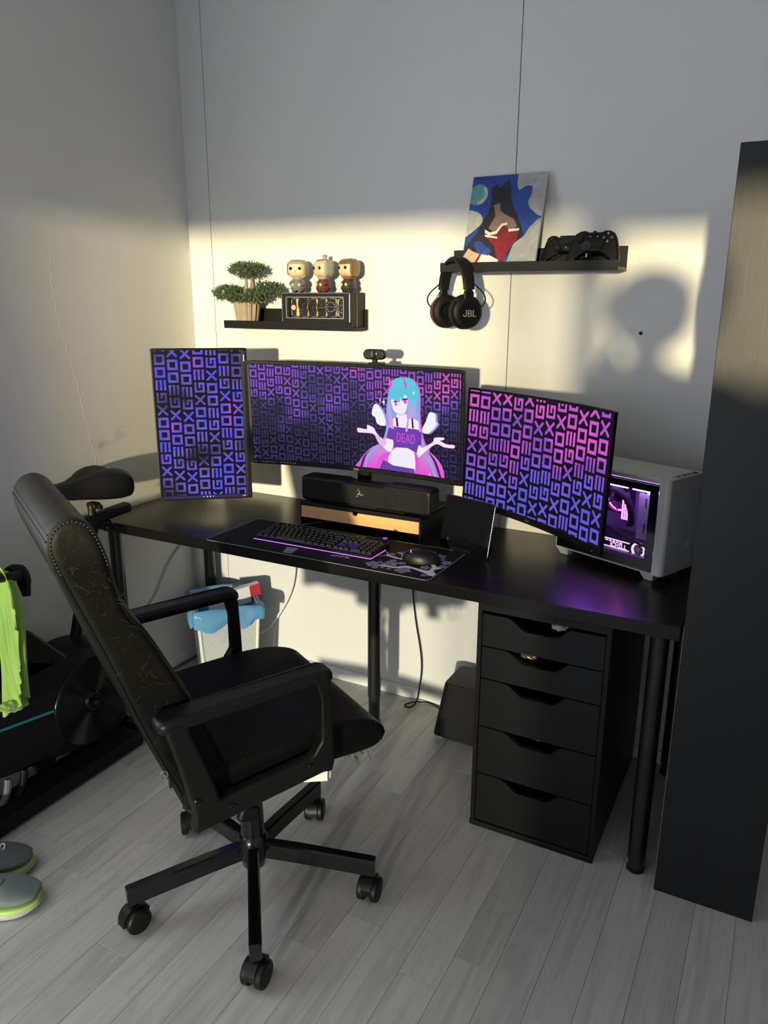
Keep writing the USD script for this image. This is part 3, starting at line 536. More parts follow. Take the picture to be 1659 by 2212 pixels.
# ------------------------------------------------------------------ monitor riser and sound bar
rs = thing('monitor_riser', 'black metal desk riser with a bamboo drawer front under the wide monitor', 'riser', (0.697, -0.300, DT))
RW, RD, RHh = 0.461, 0.235, 0.0842
obj('shell', cat(bx(0, RW, 0, RD, RHh - 0.012, RHh, 0.002), bx(0, 0.004, 0, RD, 0, RHh - 0.006), bx(RW - 0.004, RW, 0, RD, 0, RHh - 0.006), bx(0.004, RW - 0.004, RD - 0.006, RD, 0.02, RHh - 0.008)), 'black_satin', rs, False)
notch = sbox(0.005, 0, RW - 0.005, 0.0405).difference(Point(RW * 0.475, 0.0405).buffer(0.011))
dw = obj('drawer', tf(std(extr(notch, 0.008), 'xz'), t=(0, 0.006, RHh - 0.012 - 0.0425)), 'bamboo', rs, False, label='light bamboo drawer front')
obj('drawer_tray', cat(bx(0.01, RW - 0.01, 0.008, 0.2, RHh - 0.054, RHh - 0.050), bx(0.01, 0.014, 0.008, 0.2, RHh - 0.05, RHh - 0.016), bx(RW - 0.014, RW - 0.01, 0.008, 0.2, RHh - 0.05, RHh - 0.016)), 'black_satin', dw, False)
sb = thing('sound_bar', 'black sound bar with a grey emblem lying on the desk riser', 'speaker', (0.942, -0.255, DT + RHh + 0.0005))
prof = rpoly([(-0.247, 0.004), (0.247, 0.004), (0.247, 0.088), (0.215, 0.090), (0.08, 0.090), (0.07, 0.084), (-0.07, 0.084), (-0.08, 0.090), (-0.215, 0.090), (-0.247, 0.088)], 0.012)
obj('body', tf(std(pillow(prof, 0.075, 0.012, 160, 6), 'xz')), 'black_plastic', sb)
pbr('grille_cloth', (0.010, 0.010, 0.011), 0.6, bump=0.6, bscale=1500)
obj('grille', tf(std(pillow(rpoly([(-0.238, 0.012), (0.238, 0.012), (0.238, 0.080), (-0.238, 0.080)], 0.016), 0.004, 0.0018, 96), 'xz'), t=(0, -0.0375, 0)), 'grille_cloth', sb)
obj('driver_ring', cat(*[tf(tube([(r_ * cos(a), 0, r_ * sin(a)) for a in np.arange(48) * pi / 24], 0.0008, 5, True), t=(0.105, -0.0395, 0.047)) for r_ in (0.018, 0.027)]), 'black_satin', sb)
obj('foot', cat(box(0.30, 0.05, 0.006, (0, -0.005, 0.003), 0.002), tf(box(0.11, 0.006, 0.014, (0, -0.036, 0.010), 0.002), t=(0, 0, 0))), 'black_satin', sb)
obj('side_knob', tf(cyl(0.006, 0.022, n=16, b=0.002), ry=90, t=(-0.255, 0.0, 0.020)), 'black_plastic', sb)
def snake(a):                                   # one arm of the three-armed emblem
    pts = spline([(0.000, 0.002), (0.0035, 0.0045), (0.0025, 0.0085), (-0.0015, 0.0105), (0.0000, 0.0145), (0.0045, 0.0150)], 26)
    g = unary_union([Point(*p).buffer(0.0016 * (1 - 0.6 * k / 25)) for k, p in enumerate(pts)])
    return affinity.rotate(g, a, origin=(0, 0))
emb = unary_union([snake(a) for a in (20, 140, 260)])
obj('emblem', tf(std(extr(emb, 0.0005), 'xz'), t=(-0.012, -0.0395, 0.052)), 'logo_grey', sb, False)
obj('button_panel', box(0.09, 0.028, 0.003, (0, -0.012, 0.0855), 0.001), 'black_gloss', sb, False)
glow('led_white', (0.85, 0.85, 0.80), 1.2)

# ------------------------------------------------------------------ desk mat, keyboard, mouse
mt = thing('desk_mat', 'black desk mat printed with white branches and mauve blossom under the keyboard', 'desk mat', (0.53, -0.6065, DT + 0.0002))
MW, MD = 0.80, 0.285
pbr('mat_black', (0.0085, 0.0085, 0.010), 0.75, bump=0.2, bscale=1800); pbr('mat_mauve', (0.21, 0.185, 0.29), 0.8); pbr('mat_white', (0.62, 0.60, 0.66), 0.8); pbr('mat_edge', (0.20, 0.20, 0.21), 0.6)
outl = rpoly([(0, 0), (MW, 0), (MW, MD), (0, MD)], 0.012)
obj('cloth', extr(outl, 0.003), 'mat_black', mt, False)
obj('stitched_edge', tube(np.c_[np.asarray(resamp(outl.buffer(-0.0008), 240)), np.full(240, 0.0024)], 0.0013, 5, True), 'mat_edge', mt)
BR = {'b1':[(13330,-5760),(13310,-5540),(13120,-5330),(13080,-5170),(13200,-4930),(13060,-4920),(12910,-4750),(12850,-4520),(12690,-4400),(12820,-4600),(12780,-4690),(12660,-4690),(12860,-4910),(12930,-5090),(12910,-5320),(12470,-5270),(12180,-5230),(11930,-5490),(11530,-5490),(11430,-5630),(11570,-5580),(11980,-5580),(12250,-5380),(12470,-5390),(12940,-5560),(13090,-5640),(13030,-5700),(13210,-5660)],'b2':[(11050,-4840),(11210,-4690),(11370,-4730),(11640,-4790),(11910,-4770),(11870,-4590),(11750,-4540),(11650,-4320),(11450,-4300),(11620,-4380),(11690,-4560),(11800,-4600),(11710,-4710),(11560,-4660),(11330,-4610),(11130,-4390),(11020,-4300),(11210,-4600)]}
FLW = [(11230,-5540,192),(11690,-5320,214),(11980,-5090,111),(12270,-5610,214),(11330,-4490,111),(11470,-4240,80),(11640,-4140,102),(11630,-5680,67),(11860,-5710,67),(12730,-3970,161),(13130,-4430,147),(12870,-4230,98),(13160,-4800,111),(12740,-5100,134),(12970,-5720,76),(11430,-5770,94),(11340,-5310,80),(11640,-5010,98),(11790,-4350,72)]
def mloc(x, y): return (x / 1e4 - 0.53, y / 1e4 + 0.6065)
def matprint(g, lv):
    return extr(g.intersection(outl.buffer(-0.004)), 0.0002, 0.003 + lv * 0.00005)
obj('branch_print', cat(*[matprint(smoothpoly([mloc(*q) for q in v], 3), 2) for v in BR.values()]), 'mat_white', mt, False)
r5 = random.Random(5); ptl = []; cen = []
for x, y, s in FLW:
    cx, cy = mloc(x, y); s = s / 1e4 * 1.15; a0 = r5.uniform(0, 72)
    fl = unary_union([affinity.rotate(affinity.translate(affinity.scale(Point(0, 0).buffer(1.0, 8), s * 0.52, s * 0.40), s * 0.55, 0), a0 + 72 * k, origin=(0, 0)) for k in range(5)])
    fl = fl.difference(unary_union([affinity.rotate(sbox(0, -s * 0.03, s * 0.5, s * 0.03), a0 + 36 + 72 * k, origin=(0, 0)) for k in range(5)])).difference(Point(0, 0).buffer(s * 0.09))
    ptl.append(affinity.translate(fl, cx, cy))
ptl += [affinity.translate(affinity.rotate(affinity.scale(Point(0, 0).buffer(1, 6), 0.014, 0.006), a), *mloc(x * 1e4, y * 1e4)) for x, y, a in ((0.986, -0.545, 20), (1.011, -0.539, 60), (1.025, -0.541, -20))]
for g in ptl: obj('blossom_print', matprint(g, 0), 'mat_mauve', mt, False)
obj('brand_tag', extr(Polygon([(0.297, 0.012), (0.279, 0.064), (0.321, 0.066), (0.328, 0.012)]), 0.0003, 0.003), 'mat_mauve', mt, False)

KZ = DT + 0.0034
kb = thing('keyboard', 'full-size black keyboard with a purple light strip along its edge', 'keyboard', (0.671, -0.533, KZ))
KW, KD = 0.433, 0.124
pbr('key_black', (0.013, 0.013, 0.0135), 0.38); pbr('key_top_mark', (0.35, 0.33, 0.38), 0.5)
glow('strip_purple', (0.52, 0.16, 0.86), 1.5); glow('key_glow', (0.10, 0.045, 0.42), 0.3)
side = Polygon([(0, 0.0), (KD, 0.0), (KD, 0.022), (0, 0.013)])
obj('case', tf(std(extr(side, KW), 'yz')), 'black_satin', kb, False)
obj('light_plate', tf(bx(0.006, KW - 0.006, 0.006, KD - 0.006, 0.0, 0.0006), rx=math.degrees(math.atan2(0.009, KD)), t=(0, 0, 0.0128)), 'key_glow', kb, False)
obj('light_strip', cat(bx(0.0, KW, -0.0012, 0.0002, 0.0035, 0.0062), bx(KW - 0.0002, KW + 0.0012, -0.0012, KD * 0.78, 0.0035, 0.0062), bx(-0.0012, 0.0002, -0.0012, KD, 0.0035, 0.0062)), 'strip_purple', kb, False, label='glowing purple light strip')
U = 0.01905
rows = [([1] + [-1] + [1] * 4 + [-.5] + [1] * 4 + [-.5] + [1] * 4, [1] * 3, []), ([1] * 13 + [2], [1] * 3, [1] * 4), ([1.5] + [1] * 12 + [1.5], [1] * 3, [1] * 4), ([1.75] + [1] * 11 + [2.25], [], [1] * 4), ([2.25] + [1] * 10 + [2.75], [0, 1, 0], [1] * 4), ([1.25] * 3 + [6.25] + [1.25] * 4, [1] * 3, [2, 1, 1])]
sl_ = math.atan2(0.009, KD)
def keycap(cx, cy, w):
    a, b, h = w * U / 2 - 0.0008, U / 2 - 0.0008, 0.0085; t = 0.0028
    z0 = 0.0145 + cy * math.tan(sl_)
    pts = [(cx + sx * a, cy + sy * b, z0) for sx in (-1, 1) for sy in (-1, 1)] + [(cx + sx * (a - t), cy + sy * (b - t) + 0.0006, z0 + h) for sx in (-1, 1) for sy in (-1, 1)]
    return hull(pts)
for ri, (main, nav, num) in enumerate(rows):
    cy = KD - 0.0125 - ri * U - (0.0 if ri == 0 else 0.0035)
    for xs0, grp in ((0.0075, main), (0.0075 + 15.2 * U, nav), (0.0075 + 18.4 * U, num)):
        x = xs0
        for w in grp:
            if w > 0: obj('key', keycap(x + w * U / 2, cy, w), 'key_black', kb, False)
            x += (abs(w) if w else 1) * U
obj('volume_knob', lathe([(0, 0.024), (0.0075, 0.024), (0.008, 0.023), (0.008, 0.012)], 24, (KW - 0.012, KD - 0.008, 0.012)), 'black_gloss', kb)
obj('knob_ring', tube([(KW - 0.012 + 0.0066 * cos(a), KD - 0.008 + 0.0066 * sin(a), 0.0362) for a in np.arange(24) * pi / 12], 0.0009, 5, True), 'strip_purple', kb)

ms = thing('mouse', 'black computer mouse with a glowing emblem resting on the desk mat', 'mouse', (1.242, -0.466, DT + 0.0034), -72)
def sup(w, l, h):
    rings = []
    for i in range(15):
        a = pi / 2 * i / 14; z = h * sin(a); k = cos(a) ** 0.62
        rings.append(np.array([(w * max(k, 0.02) * np.sign(cos(t)) * abs(cos(t)) ** 0.8 * (1 - 0.10 * sin(t) ** 2 * (1 if sin(t) > 0 else 0)), l * max(k, 0.02) * sin(t) - 0.006 * (z / h), z) for t in np.arange(40) * pi / 20]))
    return loft(rings)
pbr('mouse_black', (0.008, 0.008, 0.009), 0.38)
obj('shell', sup(0.031, 0.058, 0.037), 'mouse_black', ms)
obj('scroll_wheel', cyl(0.011, 0.007, (0, 0.034, 0.024), 'x', 20, 0.001), 'black_rubber', ms)
gl = LineString([(0.006 * cos(a), 0.006 * sin(a)) for a in np.linspace(0.6, 5.5, 22)] + [(0.006, -0.0005), (0.001, -0.0005)]).buffer(0.0017)
glow('mouse_logo', (0.72, 0.42, 0.95), 1.0)
obj('emblem', tf(extr(gl, 0.0012), ry=22, rx=16, rz=90, t=(0.0105, -0.0265, 0.0318)), 'mouse_logo', ms, False)

# ------------------------------------------------------------------ tablet
tb = thing('tablet', 'dark tablet with a bright metal edge propped up right of the desk riser', 'tablet', (1.319, -0.330, DT + 0.001), -17)
pbr('tablet_glass', (0.006, 0.006, 0.008), 0.04, spec=0.7)
TWd, THh, lean = 0.190, 0.172, 11
def tp(m): return tf(m, rx=-lean)
obj('housing', tp(tf(std(pillow(rpoly([(-TWd / 2, 0), (TWd / 2, 0), (TWd / 2, THh), (-TWd / 2, THh)], 0.008), 0.0065, 0.0016, 80), 'xz'))), 'steel', tb)
obj('glass', tp(tf(std(extr(rpoly([(-TWd / 2 + 0.0012, 0.0012), (TWd / 2 - 0.0012, 0.0012), (TWd / 2 - 0.0012, THh - 0.0012), (-TWd / 2 + 0.0012, THh - 0.0012)], 0.007), 0.0006), 'xz'), t=(0, -0.0033, 0))), 'tablet_glass', tb, False)
obj('kickstand', tf(box(0.09, 0.003, 0.14, (0, 0, 0.07), 0.001), rx=24, t=(0, 0.088, 0.0)), 'black_satin', tb, False)

# ------------------------------------------------------------------ picture ledges
def ledge(label, x, z):
    t = thing('picture_ledge', label, 'shelf', (x, 0, z), group=None)
    obj('back_plate', bx(0, 0.55, -0.012, -0.0005, 0, 0.071, 0.0008), 'ledge_black', t, False)
    obj('shelf_board', bx(0, 0.55, -0.110, -0.012, 0, 0.010, 0.0006), 'ledge_black', t, False)
    obj('front_lip', bx(0, 0.55, -0.1195, -0.110, 0, 0.028, 0.0008), 'ledge_black', t, False)
    return t
LX, LZ, QX, QZ = 0.2503, 1.392, 1.1257, 1.5798
ledge('black picture ledge carrying the little tree and the watch box', LX, LZ)
lr = ledge('black picture ledge carrying the painting and two game controllers', QX, QZ)
obj('end_edge', bx(0.5498, 0.5506, -0.119, -0.014, 0.0003, 0.0097), 'chipboard', lr, False)

# ------------------------------------------------------------------ little tree in a pleated pot
pbr('pot_clay', (0.36, 0.285, 0.205), 0.8, var=0.25, vscale=30, bump=0.2, bscale=150)
pbr('trunk', (0.30, 0.22, 0.14), 0.8, bump=0.5, bscale=160)
mat('needles', {'oi': ('geometry', {}), 'r': ('rgb_ramp', dict(ramp=[(0.0, (0.11, 0.155, 0.085)), (0.5, (0.22, 0.28, 0.15)), (1.0, (0.38, 0.41, 0.21))])), 'd': ('principled_bsdf', dict(roughness=0.55)), 't': ('translucent_bsdf', {}), 'm': ('mix_closure', dict(fac=0.25))},
    [('oi.random_per_island', 'r.fac'), ('r.color', 'd.base_color'), ('r.color', 't.color'), ('d.BSDF', 'm.closure1'), ('t.BSDF', 'm.closure2')], 'm.closure')
tr = thing('potted_tree', 'small artificial cloud-pruned tree in a pleated clay pot on the left ledge', 'plant', (0.318, -0.062, LZ + 0.0105))
rings = []
for z, r, amp in ((0.0, 0.038, 0.0), (0.002, 0.040, 0.0008), (0.03, 0.044, 0.002), (0.06, 0.048, 0.0025), (0.078, 0.0505, 0.003), (0.080, 0.049, 0.003), (0.070, 0.045, 0.002), (0.070, 0.005, 0.0)):
    rings.append(np.array([((r + amp * (1 if k % 6 < 3 else -1) * (0.4 + 0.6 * abs(sin(k * 0.7)))) * cos(2 * pi * k / 96), (r + amp * (1 if k % 6 < 3 else -1) * (0.4 + 0.6 * abs(sin(k * 0.7)))) * 0.94 * sin(2 * pi * k / 96), z + 0.0012 * sin(k * 0.5) * (z > 0.06)) for k in range(96)]))
obj('pot', loft(rings), 'pot_clay', tr, 40)
def trunk(pts, r0, r1): return tube(spline(pts, 16), np.linspace(r0, r1, 16), 8)
obj('trunk', trunk([(-0.006, 0, 0.066), (-0.010, 0.0, 0.11), (0.0, 0.0, 0.15), (-0.004, 0, 0.19), (0.0, 0, 0.21)], 0.009, 0.004), 'trunk', tr)
obj('trunk', trunk([(0.012, -0.004, 0.066), (0.018, -0.004, 0.12), (0.026, -0.002, 0.16), (0.022, 0, 0.195)], 0.007, 0.003), 'trunk', tr)
obj('branch', cat(trunk([(-0.008, 0, 0.085), (-0.05, 0, 0.10), (-0.09, -0.004, 0.105)], 0.005, 0.002), trunk([(0.016, 0, 0.09), (0.06, 0, 0.10), (0.10, 0, 0.12)], 0.005, 0.002)), 'trunk', tr)
rf = np.random.default_rng(4)
def pad(c, rad3, n):                            # a cushion of short needle sprigs
    vs, fs = [], []; k = 0
    for _ in range(n):
        d = rf.normal(size=3); d /= np.linalg.norm(d); q = d * rf.uniform(0.45, 1.0) ** 0.5
        p = np.array(c) + q * np.array(rad3); up = (q * np.array([1.2, 1.2, 1.0]) + np.array([0, 0, 0.35]) + rf.normal(size=3) * 0.35); up /= np.linalg.norm(up)
        for _j in range(5):
            dr = up + rf.normal(size=3) * 0.55; dr /= np.linalg.norm(dr); L = rf.uniform(0.008, 0.016); w = np.cross(dr, rf.normal(size=3)); w *= 0.0011 / np.linalg.norm(w); b = p + up * rf.uniform(-0.003, 0.008)
            vs += [b - w, b + w, b + dr * L * 0.6 + w * 1.2, b + dr * L, b + dr * L * 0.6 - w * 1.2]; fs += [[k, k + 1, k + 2], [k, k + 2, k + 4], [k + 4, k + 2, k + 3]]; k += 5
    return TM(vs, fs, process=False)
obj('foliage', cat(pad((0.004, 0, 0.197), (0.074, 0.036, 0.022), 420)), 'needles', tr, False, kind='stuff')
obj('foliage', cat(pad((-0.078, -0.006, 0.115), (0.066, 0.036, 0.022), 330), pad((-0.03, -0.006, 0.10), (0.045, 0.032, 0.018), 160)), 'needles', tr, False, kind='stuff')
obj('foliage', cat(pad((0.098, 0.0, 0.126), (0.054, 0.034, 0.024), 300), pad((0.045, -0.01, 0.105), (0.050, 0.034, 0.020), 210)), 'needles', tr, False, kind='stuff')

# ------------------------------------------------------------------ watch box and its watches
pbr('leatherette', (0.0105, 0.0100, 0.0100), 0.5, bump=0.35, bscale=700); pbr('cream_cushion', (0.62, 0.50, 0.33), 0.7, var=0.15, vscale=20); pbr('silver_edge', (0.55, 0.53, 0.50), 0.35, metal=0.9); pbr('piping_grey', (0.20, 0.20, 0.20), 0.5)
WBX, WBY, WBZ = 0.505, -0.106, LZ + 0.0105
wbx = thing('watch_box', 'black watch box with a window over six watches, on the left ledge', 'watch box', (WBX, WBY, WBZ))
BW, BD, BH = 0.287, 0.088, 0.117
fx0, fx1, fz0, fz1 = 0.020, BW - 0.030, 0.030, BH - 0.016
frame2d = sbox(0, 0, BW, BH).difference(sbox(fx0, fz0, fx1, fz1))
obj('lid_frame', tf(std(extr(frame2d, 0.008), 'xz'), t=(0, 0.008, 0)), 'leatherette', wbx, False)
obj('body', cat(bx(0, 0.006, 0.008, BD, 0, BH), bx(BW - 0.006, BW, 0.008, 0.040, 0, BH), bx(BW - 0.006, BW - 0.0005, 0.042, BD, 0, BH), bx(0.006, BW - 0.006, 0.008, BD, 0, 0.005), bx(0.006, BW - 0.006, 0.008, BD, BH - 0.005, BH), bx(0.006, BW - 0.006, BD - 0.006, BD, 0.005, BH - 0.005)), 'leatherette', wbx, False)
def rect_line(x0, x1, z0, z1, y, r): return tube([(x0, y, z0), (x1, y, z0), (x1, y, z1), (x0, y, z1)], r, 6, True)
def rect_line(x0, x1, z0, z1, y, r): return cat(bx(x0 - r, x1 + r, y - r, y + r, z0 - r, z0 + r), bx(x0 - r, x1 + r, y - r, y + r, z1 - r, z1 + r), bx(x0 - r, x0 + r, y - r, y + r, z0, z1), bx(x1 - r, x1 + r, y - r, y + r, z0, z1))
obj('window_edge', rect_line(fx0, fx1, fz0, fz1, 0.0, 0.0012), 'silver_edge', wbx, False)
obj('piping', cat(rect_line(0.002, BW - 0.004, 0.002, BH - 0.002, 0.0, 0.0008), bx(BW - 0.0002, BW + 0.0008, 0.0405, 0.0420, 0.001, BH - 0.001)), 'piping_grey', wbx, False)
obj('metal_corner', bx(BW - 0.0075, BW - 0.0035, -0.0012, 0.0004, 0.004, BH - 0.006), 'silver_edge', wbx, False)
obj('pane', bx(fx0, fx1, 0.0030, 0.0042, fz0, fz1), 'pane_clear', wbx, False)
n_w = 6; cwid = (fx1 - fx0 - 0.004) / n_w
wx = [fx0 + 0.002 + cwid * (k + 0.5) for k in range(n_w)]
for x in wx: obj('cushion', tf(rbox(cwid - 0.002, 0.030, 0.066, r=0.011, n=6), t=(x, 0.034, (fz0 + fz1) / 2)), 'cream_cushion', wbx)
pbr('dial_black', (0.012, 0.012, 0.013), 0.3); pbr('dial_pale', (0.62, 0.60, 0.45), 0.3, metal=0.3); pbr('strap_black', (0.016, 0.015, 0.015), 0.55)
W6 = [('gold', 'dial_pale', 0.012, 0.000, 'small watch with a pale dial, leftmost in the watch box', (40, 150)), ('gold', 'dial_black', 0.0225, 0.012, 'gold-rimmed black watch sitting higher than its neighbours in the watch box', (80, 185)),
      ('gold', 'dial_black', 0.0205, 0.001, 'thin gold-rimmed watch with hands near five past five, in the watch box', (75, 165)), ('gold', 'dial_black', 0.0210, 0.000, 'gold-rimmed watch with one level line across its black dial, in the watch box', (90, 0)),
      ('steel', 'dial_black', 0.0225, 0.003, 'large steel chronograph with white markers in the watch box', (90, 270)), ('steel', 'dial_black', 0.0190, -0.004, 'steel watch half hidden at the right edge of the watch box', (30, 200))]
for k, (rim, dial, R, dz, lab, hands) in enumerate(W6):
    w = thing('wrist_watch', lab, 'watch', (WBX + wx[k] + (0.006 if k == 5 else 0.0), WBY + 0.0175, WBZ + (fz0 + fz1) / 2 + dz), group='watches in the watch box')
    obj('strap', tf(std(extr(Polygon([(-R * 0.62, -0.03 - dz), (R * 0.62, -0.03 - dz), (R * 0.9, 0), (R * 0.62, 0.03 - dz), (-R * 0.62, 0.03 - dz), (-R * 0.9, 0)]), 0.0015), 'xz'), t=(0, 0.0015, 0)), 'strap_black', w, False)
    obj('case', lathe([(R - 0.0032, -0.002), (R - 0.003, 0.0035), (R - 0.0015, 0.0045), (R, 0.003), (R, -0.002)], 36, rx=90), rim, w)
    obj('dial', cyl(R - 0.0025, 0.003, (0, -0.0005, 0), 'y', 36), dial, w)
    for a, L in zip(hands, (R * 0.5, R * 0.7)): obj('hand', tf(bx(-0.0005, 0.0005, -0.0026, -0.0020, 0, L), ry=a), rim, w, False)
    if k == 3: obj('dial_line', bx(-R + 0.003, R - 0.003, -0.0024, -0.0020, -0.0006, 0.0006), 'gold', w, False)
    if k in (4, 5): obj('hour_marker', cat(*[tf(bx(-0.0007, 0.0007, -0.0024, -0.0020, R * 0.62, R * 0.80), ry=a) for a in range(0, 360, 30)]), 'paper_white', w, False)

# ------------------------------------------------------------------ three plain toy figurines (generic stand-ins)
pbr('toy_skin', (0.66, 0.44, 0.27), 0.4); pbr('toy_grey', (0.30, 0.285, 0.235), 0.5); pbr('toy_robe_grey', (0.13, 0.135, 0.145), 0.55); pbr('toy_maroon', (0.10, 0.025, 0.022), 0.5); pbr('toy_bronze', (0.22, 0.155, 0.085), 0.35, metal=0.4); pbr('toy_rust', (0.24, 0.060, 0.022), 0.5); pbr('toy_dark', (0.03, 0.025, 0.022), 0.5)
def figurine(label, x, turn, hair, body, scarf, capfrac, knot):
    t = thing('toy_figurine', label, 'toy', (x, -0.062, WBZ + BH + 0.0005), turn, group=None); UsdGeom.Xformable(t).AddScaleOp().Set(Gf.Vec3f(1.22, 1.22, 1.17))
    obj('foot', cat(rbox(0.014, 0.020, 0.008, (-0.009, -0.003, 0.004), 0.0035, 6), rbox(0.014, 0.020, 0.008, (0.009, -0.003, 0.004), 0.0035, 6)), 'toy_dark', t)
    obj('body', lathe([(0, 0.005), (0.019, 0.005), (0.0225, 0.012), (0.016, 0.03), (0.011, 0.042), (0, 0.044)], 28), body, t)
    obj('arm', tube(spline([(-0.012, 0, 0.036), (-0.020, -0.006, 0.026), (-0.013, -0.015, 0.022)], 10), 0.005, 8), body, t); obj('arm', tube(spline([(0.012, 0, 0.036), (0.020, -0.006, 0.026), (0.013, -0.015, 0.022)], 10), 0.005, 8), body, t)
    obj('hand', cat(trimesh.creation.icosphere(2, 0.005).apply_translation((-0.010, -0.017, 0.022)), trimesh.creation.icosphere(2, 0.005).apply_translation((0.010, -0.017, 0.022))), 'toy_skin', t)
    obj('scarf', tube([(0.0125 * cos(a), 0.0125 * sin(a), 0.041) for a in np.arange(24) * pi / 12], 0.0045, 8, True), scarf, t)
    hz = 0.068
    obj('head', rbox(0.056, 0.046, 0.048, (0, 0, hz), 0.018, 10), 'toy_skin', t)
    cap = rbox(0.062, 0.052, 0.054, (0, 0.002, hz), 0.020, 10)
    q = mf.Manifold(mf.Mesh(np.asarray(cap.vertices, np.float32), np.asarray(cap.faces, np.uint32)))
    q = q - mf.Manifold.cube([0.052, 0.056, 0.060], True).translate([0, -0.036, hz - 0.030 + 0.026 - 0.052 * capfrac])
    qm = q.to_mesh(); obj('hair', TM(qm.vert_properties[:, :3], qm.tri_verts), hair, t)
    if knot: obj('hair_knot', lathe([(0, 0.0), (0.007, 0.001), (0.0055, 0.007), (0.0075, 0.013), (0.004, 0.016), (0, 0.016)], 20, (0, 0.006, hz + 0.024)), hair, t)
    obj('eye', cat(*[tf(cyl(0.0045, 0.002, n=20), rx=90, t=(s * 0.0135, -0.0234, hz + 0.001)) for s in (-1, 1)]), 'black_gloss', t)
    obj('nose', trimesh.creation.icosphere(2, 0.0026).apply_translation((0, -0.0235, hz - 0.006)), 'toy_skin', t)
figurine('big-headed toy figurine with long grey hair on the watch box', 0.548, 14, 'toy_grey', 'toy_robe_grey', 'toy_grey', 0.22, False)
figurine('big-headed toy figurine with a bare forehead and hair knot on the watch box', 0.655, -22, 'toy_grey', 'toy_maroon', 'toy_grey', 0.04, True)
figurine('big-headed toy figurine with brown hair and rust scarf on the watch box', 0.757, -20, 'toy_bronze', 'toy_dark', 'toy_rust', 0.30, False)

# ------------------------------------------------------------------ painting (an abstract night scene as stand-in)
def paint(name, c1, c2, sc=22, dist=2.0):
    mat(name, {'tc': ('texture_coordinate', {}), 'n': ('noise_texture', dict(scale=sc, detail=4, distortion=dist)), 'r': ('rgb_ramp', dict(ramp=[(0.3, c1), (0.7, c2)])), 'b': ('bump', dict(strength=0.3, distance=0.0006)), 'p': ('principled_bsdf', dict(roughness=0.55))},
        [('tc.object', 'n.vector'), ('n.fac', 'r.fac'), ('r.color', 'p.base_color'), ('n.fac', 'b.height'), ('b.normal', 'p.normal')], 'p.BSDF')
paint('paint_blue', (0.010, 0.035, 0.24), (0.022, 0.075, 0.33)); paint('paint_teal', (0.055, 0.24, 0.26), (0.17, 0.42, 0.40), 40, 4.0); paint('paint_cloud', (0.42, 0.41, 0.38), (0.58, 0.56, 0.50), 18, 3.0); paint('paint_greycloud', (0.30, 0.31, 0.31), (0.42, 0.42, 0.41), 16, 3.0)
paint('paint_black', (0.008, 0.009, 0.011), (0.016, 0.017, 0.02)); paint('paint_red', (0.16, 0.006, 0.010), (0.26, 0.010, 0.018), 14); paint('paint_peach', (0.55, 0.33, 0.18), (0.66, 0.50, 0.36), 30, 3.0); paint('paint_white', (0.70, 0.68, 0.62), (0.76, 0.74, 0.70)); paint('paint_clay', (0.22, 0.135, 0.105), (0.28, 0.17, 0.13))
cvW, cvH = 0.236, 0.288
cv_ = thing('painting', 'unframed painted canvas with blue sky, pale clouds and a red slope on the right ledge', 'painting', (1.190, -0.104, QZ + 0.0105), 0)
lean = -math.degrees(math.asin(0.083 / cvH))
def cp(m): return tf(m, rx=lean)
obj('canvas', cp(bx(0, cvW, 0, 0.012, 0, cvH, 0.001)), 'paper_white', cv_, False)
def pp(pts, lv, m, nm, sm=True):                # painted area, in fractions of the canvas (x right, y up)
    q = [(x * cvW, y * cvH) for x, y in pts]; g = (smoothpoly(q, 5) if sm else Polygon(q).buffer(0)).intersection(sbox(0, 0, cvW, cvH))
    obj(nm, cp(tf(std(extr(g, 0.0003), 'xz'), t=(0, -0.00012 * lv, 0))), m, cv_, False)
pp([(0, 0), (1, 0), (1, 1), (0, 1)], 0, 'paint_blue', 'painted_sky', False)
pp([(0.10 + 0.15 * cos(a) * 0.9, 0.80 + 0.115 * sin(a)) for a in np.arange(12) * pi / 6], 1, 'paint_teal', 'painted_moon')
pp([(0.10, 0.72), (0.17, 0.76), (0.19, 0.82), (0.16, 0.87), (0.20, 0.88), (0.235, 0.80), (0.19, 0.72), (0.12, 0.70)], 2, 'paint_cloud', 'painted_moon_glow')
pp([(0.66, 1.02), (0.62, 0.93), (0.65, 0.83), (0.74, 0.865), (0.82, 0.86), (0.83, 0.78), (0.80, 0.70), (0.86, 0.61), (1.02, 0.565), (1.02, 1.02)], 1, 'paint_greycloud', 'painted_cloud')
pp([(-0.02, 0.36), (0.06, 0.38), (0.15, 0.44), (0.21, 0.50), (0.19, 0.57), (0.10, 0.62), (-0.02, 0.615)], 1, 'paint_cloud', 'painted_cloud')
pp([(0.50, -0.02), (0.62, 0.08), (0.68, 0.25), (0.80, 0.33), (0.88, 0.44), (1.02, 0.49), (1.02, -0.02)], 3, 'paint_greycloud', 'painted_cloud')
